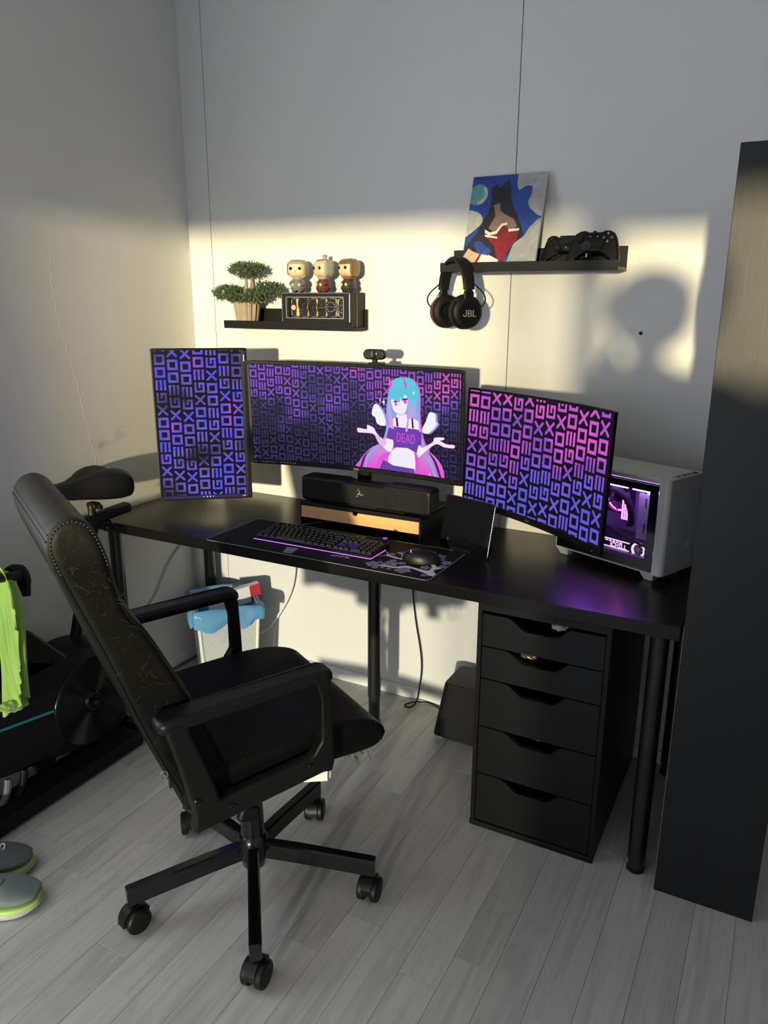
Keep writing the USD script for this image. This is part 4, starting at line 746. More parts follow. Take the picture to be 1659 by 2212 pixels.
# a dark rock crag with a red slope below it
pp([(-0.02, 0.10), (0.02, 0.24), (0.16, 0.38), (0.22, 0.52), (0.28, 0.60), (0.30, 0.74), (0.27, 0.86), (0.34, 0.90), (0.40, 0.86), (0.50, 0.955), (0.545, 0.86), (0.58, 0.70), (0.68, 0.56), (0.76, 0.42), (0.80, 0.36), (0.70, 0.25), (0.60, 0.12), (0.40, 0.10), (0.20, 0.15)], 2, 'paint_black', 'painted_crag', False)
pp([(0.34, 0.68), (0.42, 0.70), (0.44, 0.62), (0.50, 0.58), (0.64, 0.52), (0.70, 0.44), (0.62, 0.40), (0.52, 0.46), (0.40, 0.38), (0.31, 0.43), (0.38, 0.56)], 3, 'paint_clay', 'painted_ridge', False)
pp([(0.28, 0.37), (0.42, 0.355), (0.50, 0.455), (0.56, 0.45), (0.58, 0.39), (0.72, 0.39), (0.72, 0.30), (0.62, 0.18), (0.56, 0.06), (0.48, 0.10), (0.42, 0.24), (0.30, 0.33)], 4, 'paint_red', 'painted_slope', False)
pp([(0.26, 0.42), (0.34, 0.385), (0.42, 0.40), (0.48, 0.475), (0.56, 0.485), (0.56, 0.46), (0.495, 0.45), (0.43, 0.365), (0.33, 0.355), (0.27, 0.38)], 5, 'paint_white', 'painted_band', False); pp([(0.58, 0.415), (0.73, 0.42), (0.73, 0.395), (0.59, 0.385)], 5, 'paint_white', 'painted_band', False); pp([(0.28, 0.34), (0.45, 0.315), (0.45, 0.335), (0.27, 0.365)], 5, 'paint_white', 'painted_band', False)
pp([(0.14, 0.26), (0.20, 0.30), (0.30, 0.24), (0.38, 0.20), (0.36, 0.14), (0.22, 0.17)], 4, 'paint_blue', 'painted_lake')
pp([(-0.02, -0.02), (0.0, 0.12), (0.07, 0.22), (0.12, 0.19), (0.24, 0.155), (0.16, -0.02)], 4, 'paint_peach', 'painted_sand', False); pp([(0.16, -0.02), (0.26, 0.155), (0.36, 0.145), (0.50, 0.09), (0.52, -0.02)], 4, 'paint_white', 'painted_snow', False); pp([(0.13, -0.02), (0.235, 0.155), (0.265, 0.155), (0.175, -0.02)], 5, 'paint_red', 'painted_path', False)

# ------------------------------------------------------------------ game controllers
pbr('pad_black', (0.011, 0.011, 0.0115), 0.35)
half = [(0.0, 0.098), (0.018, 0.098), (0.030, 0.103), (0.044, 0.101), (0.056, 0.094), (0.064, 0.080), (0.070, 0.058), (0.0755, 0.030), (0.0765, 0.012), (0.072, 0.002), (0.062, 0.0), (0.053, 0.008), (0.043, 0.024), (0.034, 0.034), (0.022, 0.038), (0.0, 0.038)]
x_out = Polygon(half + [(-x, y) for x, y in half[::-1]]).buffer(0.002, join_style=1).buffer(-0.002)
half2 = [(0.0, 0.090), (0.030, 0.090), (0.036, 0.095), (0.052, 0.095), (0.062, 0.088), (0.068, 0.068), (0.075, 0.036), (0.077, 0.012), (0.071, 0.001), (0.061, 0.003), (0.052, 0.024), (0.043, 0.038), (0.030, 0.043), (0.0, 0.044)]
p_out = Polygon(half2 + [(-x, y) for x, y in half2[::-1]]).buffer(0.002, join_style=1).buffer(-0.002)
def stick(x, z, y=-0.014):
    return cat(tf(lathe([(0, 0.000), (0.0105, 0.0), (0.0115, 0.001)], 24), rx=90, t=(x, y, z)), tf(lathe([(0.004, 0.0), (0.004, 0.005), (0.009, 0.0055), (0.009, 0.0085), (0.0075, 0.0095), (0.006, 0.0085), (0, 0.0083)], 24), rx=90, t=(x, y, z)))
def tiltback(m, a): return tf(m, rx=-a)
gx = thing('game_controller', 'black game controller with coloured letter buttons, standing on the right ledge', 'controller', (1.593, -0.084, QZ + 0.0105), 0)
A_ = 14
obj('shell', tiltback(std(pillow(x_out, 0.030, 0.011, 160, 6, dome=0.003), 'xz'), A_), 'pad_black', gx)
for x, z in ((-0.040, 0.075), (0.021, 0.056)): obj('thumb_stick', tiltback(stick(x, z, -0.0165), A_), 'black_plastic', gx)
obj('direction_pad', tiltback(cat(box(0.024, 0.005, 0.008, (-0.021, -0.018, 0.056), 0.001), box(0.008, 0.005, 0.024, (-0.021, -0.018, 0.056), 0.001), tf(cyl(0.014, 0.002, n=24), rx=90, t=(-0.021, -0.0172, 0.056))), A_), 'black_gloss', gx, False)
glow('x_green', (0.10, 0.22, 0.07), 1.0)
pbr('letter_y', (0.62, 0.60, 0.40), 0.5); pbr('letter_b', (0.45, 0.06, 0.06), 0.5); pbr('letter_a', (0.36, 0.50, 0.20), 0.5); pbr('letter_x', (0.20, 0.28, 0.26), 0.5)
for L_, x, z, m_ in (('Y', 0.040, 0.0885, 'letter_y'), ('B', 0.0515, 0.077, 'letter_b'), ('A', 0.040, 0.0665, 'letter_a'), ('X', 0.0285, 0.0775, 'letter_x')):
    bt_ = obj('button', tiltback(tf(lathe([(0, 0.004), (0.0048, 0.0036), (0.0055, 0.002), (0.0055, -0.002)], 20), rx=90, t=(x, -0.0165, z)), A_), 'black_gloss', gx)
    obj('button_letter', tiltback(tf(std(text(L_, 0.0062, 0.0004, True), 'xz'), t=(x, -0.0206, z)), A_), m_, bt_, False)
obj('menu_button', tiltback(cat(*[tf(cyl(0.0022, 0.003, n=16), rx=90, t=(x, -0.018, 0.0815)) for x in (-0.011, 0.010)]), A_), 'logo_grey', gx)
obj('home_button', tiltback(tf(lathe([(0, 0.002), (0.006, 0.0015), (0.0065, 0)], 24), rx=90, t=(0, -0.0168, 0.092)), A_), 'black_satin', gx)
obj('charge_plug', tiltback(cyl(0.0045, 0.012, (-0.018, -0.008, 0.030), 'z', 16), A_), 'steel', gx)
gp = thing('game_controller', 'black game controller with a plain touch pad, beside the painting on the right ledge', 'controller', (1.505, -0.046, QZ + 0.0105), 3)
obj('shell', tiltback(std(pillow(p_out, 0.026, 0.010, 160, 6, dome=0.003), 'xz'), A_), 'pad_black', gp)
for x in (-0.026, 0.026): obj('thumb_stick', tiltback(stick(x, 0.052, -0.0155), A_), 'black_plastic', gp)
obj('touch_pad', tiltback(box(0.046, 0.003, 0.026, (0, -0.0152, 0.078), 0.001), A_), 'black_satin', gp, False)
obj('direction_pad', tiltback(cat(*[box(0.007, 0.004, 0.0085, (-0.048 + dx, -0.016, 0.073 + dz), 0.001) for dx, dz in ((0, 0.0085), (0, -0.0085), (0.0085, 0), (-0.0085, 0))]), A_), 'black_gloss', gp, False)
obj('status_mark', tiltback(tf(std(extr(Polygon([(-0.003, 0), (0.003, 0), (0, 0.005)]), 0.0004), 'xz'), t=(-0.002, -0.0162, 0.054)), A_), 'logo_grey', gp, False)
for x in (0.048,): obj('button', tiltback(cat(*[tf(lathe([(0, 0.004), (0.004, 0.0036), (0.0045, 0.0)], 16), rx=90, t=(x + dx, -0.0145, 0.073 + dz)) for dx, dz in ((0, 0.0105), (0, -0.0105), (0.0105, 0), (-0.0105, 0))]), A_), 'black_gloss', gp)

# ------------------------------------------------------------------ headset hanging on the ledge's corner
hs = thing('headset', 'black over-ear headset hanging from the left end of the right ledge', 'headset', (1.186, -0.130, 1.462), -40)
pbr('cup_pad', (0.010, 0.010, 0.0105), 0.55); pbr('ring_red', (0.30, 0.03, 0.05), 0.4)
HR, HT = 0.079, 0.1475                      # half span at the ears, height of the crown's underside above the cups
def arc(off, n=25, a0=0, a1=pi, k=1.0): return [(-(HR + off) * cos(a), 0, 0.055 + (HT - 0.055 + off) * sin(a) * k) for a in np.linspace(a0, a1, n)]
band = []
for i, a in enumerate(np.linspace(0.10, pi - 0.10, 33)):
    c, s_ = -cos(a), sin(a); o = np.array([c * HR, 0, 0.055 + s_ * (HT - 0.055)]); n_ = np.array([c, 0, s_ * 0.9]); n_ /= np.linalg.norm(n_); w = 0.017 + 0.003 * s_; t1 = 0.0155
    band.append(np.array([o + n_ * dx + np.array([0, dy, 0]) for dx, dy in ((0, -w + 0.004), (0.004, -w), (t1 - 0.004, -w), (t1, -w + 0.005), (t1, w - 0.005), (t1 - 0.004, w), (0.004, w), (0, w - 0.004))]))
obj('headband', loft(band), 'cup_pad', hs, 50)
for s_ in (-1, 1):
    cup = obj('ear_cup', tf(lathe([(0, 0.023), (0.036, 0.022), (0.048, 0.015), (0.052, 0.004), (0.052, -0.004), (0.048, -0.006), (0, -0.006)], 44), ry=90 * s_, t=(s_ * (HR - 0.008), 0, -0.002)), 'black_plastic', hs)
    obj('ear_pad', tf(lathe([(0.024, -0.008), (0.027, -0.022), (0.038, -0.027), (0.049, -0.022), (0.0525, -0.012), (0.049, -0.005), (0.024, -0.004)], 44), ry=90 * s_, t=(s_ * (HR - 0.008), 0, -0.002)), 'cup_pad', cup)
    obj('accent_ring', tf(tube([(0.0505 * cos(a), 0.0505 * sin(a), -0.0055) for a in np.arange(44) * pi / 22], 0.0012, 6, True), ry=90 * s_, t=(s_ * (HR - 0.008), 0, -0.002)), 'ring_red', cup)
    obj('logo_plate', tf(extr(affinity.rotate(Polygon([(0.035 * cos(a), 0.035 * sin(a)) for a in np.arange(8) * pi / 4 + pi / 8]).buffer(0.002), 0), 0.003), rx=90, rz=90 if s_ > 0 else -90, t=(s_ * (HR + 0.0140), 0, -0.006)), 'black_satin', cup, False)
    obj('maker_mark', tf(text('JBL', 0.019, 0.0006, True), rx=90, rz=90 if s_ > 0 else -90, t=(s_ * (HR + 0.0171), 0, -0.006)), 'logo_grey', cup, False)
    obj('yoke', cat(tf(box(0.012, 0.026, 0.050, (0, 0, 0), 0.004), t=(s_ * (HR + 0.005), 0, 0.072)), tf(box(0.010, 0.034, 0.030, (0, 0, 0), 0.004), t=(s_ * (HR + 0.007), 0, 0.045))), 'black_plastic', hs)
    obj('headset_cable', tube(spline([(s_ * (HR + 0.006), -0.012, 0.085), (s_ * (HR + 0.010), -0.040, 0.062), (s_ * (HR + 0.010), -0.056, 0.034), (s_ * (HR - 0.002), -0.050, 0.014), (s_ * (HR - 0.004), -0.040, 0.010)], 24) * np.array([1, -1 if s_ > 0 else 1, 1]), 0.0022, 8), 'black_rubber', hs)

# ------------------------------------------------------------------ white computer with a glass side
pc = thing('computer', 'white computer tower with glass side and purple lit parts on the right of the desk', 'computer', (1.9015, -0.327, DT + 0.001), -23)
PL, PD, PH, PF = 0.362, 0.180, 0.272, 0.022    # length, depth, height, feet; local x runs from -PL to 0, the glass faces -y
def px_(x0, x1, y0, y1, z0, z1, b=0.0): return bx(x0, x1, y0, y1, z0 + PF, z1 + PF, b)
obj('top_panel', px_(-PL, -0.030, 0.0, PD, PH - 0.016, PH, 0.003), 'pc_white', pc, False)
fpf = rpoly([(-0.030, 0), (0, 0), (0, PD), (-0.030, PD)], 0.0005).union(sbox(-0.03, 0, -0.02, PD))
fpf = Polygon([(-0.030, 0)] + [(-0.014 + 0.014 * sin(a), 0.014 - 0.014 * cos(a)) for a in np.linspace(0, pi / 2, 8)] + [(-0.014 + 0.014 * cos(a), PD - 0.014 + 0.014 * sin(a)) for a in np.linspace(0, pi / 2, 8)] + [(-0.030, PD)])
obj('front_panel', extr(fpf, PH, PF), 'pc_white', pc, 30)
obj('front_button', tf(lathe([(0, 0.0008), (0.014, 0.0008), (0.0145, 0)], 32), ry=90, t=(0.0, PD * 0.72, PF + 0.075)), 'pc_white', pc)
obj('port_strip', cat(tf(extr(rpoly([(-0.026, 0.045), (-0.004, 0.045), (-0.004, 0.165), (-0.026, 0.165)], 0.008), 0.0012), t=(0, 0, PF + PH))), 'steel', pc, False)
obj('port', cat(*[box(0.008, 0.014, 0.0015, (-0.015, y, PF + PH + 0.001)) for y in (0.065, 0.095, 0.12)], cyl(0.006, 0.003, (-0.015, 0.148, PF + PH + 0.001), 'z', 20)), 'black_plastic', pc, False)
obj('rear_panel', px_(-PL, -PL + 0.004, 0, PD, 0, PH), 'pc_white', pc, False); obj('far_panel', px_(-PL, -0.03, PD - 0.004, PD, 0, PH - 0.016), 'pc_white', pc, False); obj('floor_panel', px_(-PL, -0.030, 0, PD, 0, 0.006, 0.001), 'pc_white', pc, False)
for x in (-PL + 0.022, -0.048):
    for y in (0.024, PD - 0.024): obj('foot', hull([(x - 0.022, y - 0.02, PF), (x + 0.022, y - 0.02, PF), (x - 0.022, y + 0.02, PF), (x + 0.022, y + 0.02, PF), (x - 0.010, y - 0.012, 0), (x + 0.016, y - 0.012, 0), (x - 0.010, y + 0.012, 0), (x + 0.016, y + 0.012, 0)]), 'pc_white', pc, False)
mat('pc_glass', {'t': ('transparent_bsdf', dict(color=(0.90, 0.88, 0.93))), 'g': ('glossy_bsdf', dict(roughness=0.03)), 'f': ('fresnel', dict(IOR=1.18)), 'm': ('mix_closure', {})}, [('f.fac', 'm.fac'), ('t.BSDF', 'm.closure1'), ('g.BSDF', 'm.closure2')], 'm.closure')
GX0, GX1, GZ0, GZ1 = -PL + 0.002, -0.031, 0.004, PH - 0.020
obj('side_glass', px_(GX0, GX1, -0.003, 0.0, GZ0, GZ1), 'pc_glass', pc, False)
wx0, wx1, wz0, wz1 = GX0 + 0.012, GX1 - 0.026, GZ0 + 0.026, GZ1 - 0.020
obj('glass_border', tf(std(extr(sbox(GX0, GZ0 + PF, GX1, GZ1 + PF).difference(sbox(wx0, wz0 + PF, wx1, wz1 + PF)), 0.0008), 'xz'), t=(0, 0.0012, 0)), 'black_gloss', pc, False)
glow('pc_violet', (0.25, 0.05, 0.95), 130.0); glow('pc_white_led', (0.55, 0.36, 1.0), 30.0); glow('pc_pink', (0.80, 0.08, 0.75), 9.0); glow('pc_card', (0.72, 0.36, 0.86), 2.6); pbr('pc_bracket', (0.30, 0.30, 0.33), 0.5); pbr('pc_inside', (0.13, 0.12, 0.15), 0.32); glow('pc_bar', (0.34, 0.09, 0.95), 26.0)
obj('mainboard', px_(-PL + 0.02, -0.12, PD - 0.022, PD - 0.012, 0.045, PH - 0.03), 'pc_inside', pc, False)
obj('bracket_plate', px_(-0.114, -0.044, 0.040, 0.044, 0.080, 0.212), 'pc_bracket', pc, False, label='pale grey slotted bracket plate')
obj('bracket_slot', cat(px_(-0.092, -0.088, 0.0390, 0.0405, 0.172, 0.200), px_(-0.092, -0.088, 0.0390, 0.0405, 0.098, 0.126)), 'dark_gap', pc, False)
def fan(cx, cy, cz, R, ax, nm='fan'):
    fr = extr(sbox(-R - 0.002, -R - 0.002, R + 0.002, R + 0.002).buffer(0.001).difference(Point(0, 0).buffer(R, 24)), 0.022)
    blades = [tf(box(R * 0.66, R * 0.36, 0.0015, (R * 0.62, 0, 0)), rx=24, rz=0) for _ in range(7)]
    bl = cat(*[tf(b, rz=360 / 7 * k, t=(0, 0, 0.011)) for k, b in enumerate(blades)], cyl(R * 0.34, 0.016, (0, 0, 0.011), n=24))
    rg = tube([(R * 0.94 * cos(a), R * 0.94 * sin(a), 0.011) for a in np.arange(40) * pi / 20], R * 0.055, 6, True)
    def put(m):
        m = tf(m, rx=90) if ax == 'y' else (tf(m, ry=90) if ax == 'x' else tf(m, rx=180))
        return tf(m, t=(cx, cy, cz + PF))
    f_ = obj(nm, put(fr), 'black_plastic', pc, False); obj('fan_blades', put(bl), 'black_satin', f_, False)
    return f_, put, rg
for cx in (-0.30, -0.175, -0.075):
    f_, put, rg = fan(cx, 0.075, PH - 0.020, 0.044, 'z', 'top_fan')
    obj('fan_light', px_(cx - 0.044, cx + 0.040, 0.012, 0.016, PH - 0.047, PH - 0.0425), 'pc_white_led', f_, False)
    obj('fan_light', px_(cx - 0.044, cx + 0.040, 0.036, 0.040, PH - 0.047, PH - 0.0425), 'pc_white_led', f_, False)
    obj('fan_light', put(rg), 'pc_violet', f_)
f_, put, rg = fan(-0.222, 0.120, 0.170, 0.044, 'y', 'cooler_fan'); obj('fan_light', put(rg), 'pc_pink', f_)
f_, put, rg = fan(-PL + 0.006, 0.085, 0.175, 0.046, 'x', 'rear_fan'); obj('fan_light', put(rg), 'pc_pink', f_)
for k in range(4):
    y = PD - 0.055 - k * 0.010; rm = obj('memory_stick', px_(-0.130, -0.123, y, y + 0.004, 0.130, 0.215), 'black_satin', pc, False)
    obj('memory_light', px_(-0.123, -0.1175, y, y + 0.004, 0.133, 0.213), 'pc_pink', rm, False)
obj('light_bar', px_(-PL + 0.03, -0.075, 0.150, 0.154, PH - 0.030, PH - 0.025), 'pc_bar', pc, False); obj('light_bar', px_(-PL + 0.03, -0.06, 0.160, 0.164, 0.040, 0.044), 'pc_bar', pc, False)
obj('lit_fins', cat(*[tf(px_(-0.196 + k * 0.008, -0.191 + k * 0.008, 0.085, 0.087, 0.110, 0.168 - k * 0.011)) for k in range(5)]), 'pc_pink', pc, False)
obj('cooler_tube', tube(spline([(-0.245, 0.085, PF + 0.175), (-0.20, 0.050, PF + 0.205), (-0.160, 0.050, PF + 0.185), (-0.145, 0.06, PF + 0.125), (-0.17, 0.09, PF + 0.10)], 30), 0.010, 10), 'black_rubber', pc)
obj('cable_bundle', cat(*[tube(spline([(-0.30, 0.05 + 0.006 * k, PF + 0.072), (-0.22, 0.035 + 0.006 * k, PF + 0.098 - 0.004 * k), (-0.12, 0.03 + 0.008 * k, PF + 0.075 - 0.004 * k), (-0.075, 0.04, PF + 0.06)], 24), 0.0035, 6) for k in range(4)]), 'black_rubber', pc)
gpu = obj('graphics_card', px_(-0.335, -0.080, 0.040, 0.150, 0.034, 0.060, 0.003), 'black_satin', pc, False)
obj('card_light', cat(px_(-0.335, -0.130, 0.0375, 0.0400, 0.0565, 0.0595), px_(-0.335, -0.130, 0.0375, 0.0400, 0.0335, 0.0360), *[px_(-0.235 + k * 0.012, -0.227 + k * 0.012, 0.0385, 0.0400, 0.0505, 0.0540) for k in range(7)]), 'pc_card', gpu, False)
obj('card_lettering', tf(std(text('iCHILL', 0.0125, 0.0008, True), 'xz'), t=(-0.166, 0.0395, PF + 0.0430)), 'pc_card', gpu, False)
fb = [tf(box(0.013, 0.003, 0.001, (0.009, 0, 0)), rz=45 * k) for k in range(8)]
obj('card_fan', tf(cat(lathe([(0.0155, -0.002), (0.0175, 0.003), (0.021, 0.003), (0.021, -0.004)], 32)), rx=90, t=(-0.100, 0.038, PF + 0.047)), 'pc_card', gpu)
obj('card_fan_blades', tf(cat(*fb, cyl(0.004, 0.003, n=16)), rx=90, t=(-0.100, 0.0365, PF + 0.047)), 'steel', gpu, False)
obj('card_edge_light', cat(hull([(-0.072, 0.042, PF + 0.036), (-0.056, 0.042, PF + 0.036), (-0.058, 0.042, PF + 0.064), (-0.072, 0.05, PF + 0.036), (-0.056, 0.05, PF + 0.036)])), 'pc_card', gpu, False)
obj('power_supply_cover', px_(-PL + 0.01, -0.055, 0.020, PD - 0.01, 0.007, 0.034, 0.002), 'pc_inside', pc, False)

# ------------------------------------------------------------------ office chair
CH = thing('office_chair', 'high-backed black leather office chair with armrests in front of the desk', 'chair', (1.07, -1.10, 0), 60 - 90)
# worn black leather: dust, pale hairs and scuffs lie on it
def leather(name, base, dust, amount, top=0.0):
    n = {'tc': ('texture_coordinate', {}), 'n1': ('noise_texture', dict(scale=7.0, detail=6, roughness=0.7)), 'n2': ('noise_texture', dict(scale=900, detail=2)), 'n3': ('noise_texture', dict(scale=260, detail=2)),
         'r3': ('map_range', dict(from_min=0.60, from_max=0.72, clamp=True)), 'r1': ('map_range', dict(from_min=0.42, from_max=0.70, clamp=True)), 'mu': ('math', dict(math_type='multiply')), 'sc': ('math', dict(math_type='multiply', value2=amount)),
         'mx': ('mix_color', dict(a=base, b=dust)), 'rr': ('map_range', dict(from_min=0.3, from_max=0.7, to_min=0.38, to_max=0.58)), 'b': ('bump', dict(strength=0.35, distance=0.0008)), 's': ('separate_xyz', {}), 'zt': ('map_range', dict(from_min=1.02, from_max=1.13, to_min=0.0, to_max=top, clamp=True)), 'ma': ('math', dict(math_type='multiply_add')), 'p': ('principled_bsdf', dict(specular_ior_level=0.13))}
    l = [('tc.object', 'n1.vector'), ('tc.object', 'n2.vector'), ('tc.object', 'n3.vector'), ('n3.fac', 'r3.value'), ('n1.fac', 'r1.value'), ('r3.result', 'mu.value1'), ('r1.result', 'mu.value2'), ('mu.value', 'sc.value1'), ('tc.object', 's.vector'), ('s.z', 'zt.value'), ('zt.result', 'ma.value1'), ('n3.fac', 'ma.value2'), ('sc.value', 'ma.value3'), ('ma.value', 'mx.fac'), ('mx.result', 'p.base_color'),
         ('n1.fac', 'rr.value'), ('rr.result', 'p.roughness'), ('n2.fac', 'b.height'), ('b.normal', 'p.normal')]
    mat(name, n, l, 'p.BSDF')
leather('leather_back', (0.0042, 0.0044, 0.0038), (0.13, 0.125, 0.115), 0.13, 0.28)
leather('leather_seat', (0.0035, 0.0035, 0.0038), (0.10, 0.10, 0.09), 0.05)
pbr('thread_dark', (0.035, 0.034, 0.032), 0.6); pbr('thread', (0.085, 0.08, 0.07), 0.7); pbr('arm_plastic', (0.0085, 0.0085, 0.0090), 0.40, bump=0.12, bscale=1200); pbr('hair_pale', (0.085, 0.08, 0.072), 0.8)
pbr('tube_black', (0.003, 0.003, 0.004), 0.16, coat=0.25)
def fz(pts, x0=0.0): return [(x0, f, z) for f, z in pts]
# seat cushion: side outline (forward, up)
seat_o = smoothpoly([(-0.225, 0.462), (-0.235, 0.50), (-0.215, 0.538), (-0.12, 0.548), (0.0, 0.556), (0.10, 0.560), (0.175, 0.552), (0.232, 0.532), (0.256, 0.505), (0.244, 0.478), (0.205, 0.466), (0.10, 0.468), (-0.05, 0.466), (-0.15, 0.461)], 6)
def across(poly, w, r, n=96, steps=7, dome=0.0): return std(pillow(poly, w, r, n, steps, dome=dome), 'yz')
st = obj('seat', across(seat_o, 0.49, 0.020, 110, 7, 0.0), 'leather_seat', CH, 60)
sidec = seat_o.buffer(-0.0165)
for s_ in (-1, 1):
    ring = np.asarray(resamp(seat_o.buffer(-0.004), 220)); obj('stitching', cat(tube(np.c_[np.full(220, s_ * 0.2335), ring], 0.0017, 5, True), *[box(0.0022, 0.004, 0.0022, (s_ * 0.2352, *ring[k])) for k in range(0, 220, 3)]), 'thread_dark', st)
obj('seat_pan', bx(-0.20, 0.20, -0.19, 0.18, 0.452, 0.468, 0.004), 'black_satin', CH, False)
# backrest
back_o = smoothpoly([(-0.222, 0.462), (-0.257, 0.54), (-0.296, 0.642), (-0.325, 0.727), (-0.366, 0.852), (-0.400, 0.945), (-0.430, 1.03), (-0.438, 1.075), (-0.424, 1.108), (-0.392, 1.120), (-0.360, 1.10), (-0.338, 1.045), (-0.325, 0.98), (-0.308, 0.922), (-0.275, 0.872), (-0.236, 0.792), (-0.192, 0.695), (-0.150, 0.585), (-0.135, 0.52), (-0.165, 0.47)], 5)
bkr = obj('backrest', across(back_o, 0.458, 0.020, 150, 8), 'leather_back', CH, 60)
for s_ in (-1, 1):
    ring = np.asarray(resamp(back_o.buffer(-0.006), 400, (0, 1))); xs_ = s_ * 0.2245
    obj('seam', tube(np.c_[np.full(400, xs_), ring], 0.0014, 5, True), 'black_satin', bkr)
    obj('stitching', cat(*[box(0.0012, 0.0026, 0.0020, (xs_ + s_ * 0.0008, *ring[k])) for k in range(0, 400, 2) if ring[k][1] > 1.02]), 'thread', bkr, False, kind='stuff')
seam2 = [(x, f, z) for x in (0.214, -0.214) for f, z in ((-0.4655, 1.085),)]
obj('seam', cat(*[tube([(x, f, z) for x in np.linspace(-0.214, 0.214, 24)], 0.0016, 5) for f, z in ((-0.4335, 1.092), (-0.4375, 1.080))]), 'black_satin', bkr)
rh = np.random.default_rng(12); hairs = []       # pale hairs stuck to the leather
for _ in range(70):
    f0, z0 = rh.uniform(-0.40, -0.24), 0
    t_k = rh.uniform(0.0, 1.0); zc = 0.55 + 0.5 * t_k; fc = -0.215 - 0.17 * t_k + rh.uniform(-0.035, 0.035); a = rh.uniform(0, pi); L = rh.uniform(0.003, 0.010); bend = rh.uniform(-0.003, 0.003)
    hairs.append(tube(spline([(0.2295, fc - L * cos(a), zc - L * sin(a)), (0.2297, fc + bend * sin(a), zc - bend * cos(a)), (0.2295, fc + L * cos(a), zc + L * sin(a))], 7), 0.00022, 3))
obj('stuck_hairs', cat(*hairs), 'hair_pale', bkr, False, kind='stuff')
zp = obj('zipper_pull', box(0.006, 0.006, 0.022, (0.222, -0.257, 0.535), 0.001), 'black_metal', bkr, False)
obj('zipper_ring', cat(tf(tube([(0, 0.007 * cos(a), 0.009 * sin(a)) for a in np.arange(20) * pi / 10], 0.0018, 6, True), t=(0.222, -0.268, 0.558))), 'steel', bkr)
# arm frames
frame_o = Polygon([(-0.232, 0.437), (0.068, 0.480), (0.088, 0.474), (0.094, 0.500), (0.092, 0.600), (0.088, 0.700), (0.070, 0.716), (0.020, 0.712), (0.052, 0.700), (0.062, 0.660), (0.062, 0.560), (0.040, 0.528), (-0.10, 0.510), (-0.172, 0.499), (-0.180, 0.535), (-0.230, 0.690), (-0.275, 0.690), (-0.252, 0.60), (-0.228, 0.49)]).buffer(-0.006, join_style=1).buffer(0.012, join_style=1).buffer(-0.006, join_style=1)
for s_ in (1, -1):
    fr = obj('arm_frame', tf(across(frame_o, 0.032, 0.008, 150, 4), t=(s_ * 0.268, 0, 0)), 'arm_plastic', CH, 40)
    pad_o = rpoly([(-0.292, -0.032), (0.076, -0.030), (0.090, -0.018), (0.090, 0.018), (0.076, 0.030), (-0.292, 0.032)], 0.02)
    pd = pillow(pad_o, 0.029, 0.012, 110, 6); v = pd.vertices; v[:, 2] += v[:, 0] * 0.055 + 0.718 - 0.010 * np.clip((v[:, 0] - 0.05) / 0.04, 0, 1) ** 2
    pd.vertices = np.c_[v[:, 1] + s_ * 0.270, v[:, 0], v[:, 2]]; pd.fix_normals()
    obj('armrest', pd, 'arm_plastic', CH, 60)
    for f, z in ((-0.222, 0.515), (-0.150, 0.478), (0.032, 0.508)): obj('screw', tf(lathe([(0, 0.001), (0.002, 0.001), (0.0035, 0.0045), (0.006, 0.004), (0.0075, 0.0)], 20), ry=90 * s_, t=(s_ * 0.284, f, z)), 'black_gloss', fr)
# column, lever, star base
obj('tilt_mechanism', cat(box(0.12, 0.20, 0.05, (0, -0.02, 0.428), 0.01), box(0.44, 0.05, 0.012, (0, -0.08, 0.448), 0.003)), 'black_satin', CH, False)
obj('gas_lift', lathe([(0, 0.42), (0.0145, 0.42), (0.0145, 0.315), (0.023, 0.312), (0.027, 0.305), (0.031, 0.14), (0.032, 0.135), (0, 0.135)], 28), 'tube_black', CH)
lv = obj('height_lever', cat(tube(spline([(0.02, 0.03, 0.44), (0.035, 0.02, 0.40), (0.045, -0.02, 0.36), (0.045, -0.03, 0.285)], 14), 0.006, 8), tf(rbox(0.026, 0.056, 0.044, r=0.012, n=8), rx=-20, t=(0.046, -0.026, 0.262))), 'arm_plastic', CH)
obj('hub', lathe([(0, 0.168), (0.028, 0.168), (0.036, 0.160), (0.040, 0.145), (0.040, 0.105), (0.034, 0.092), (0.030, 0.075), (0, 0.075)], 32), 'tube_black', CH)
RB = 0.318
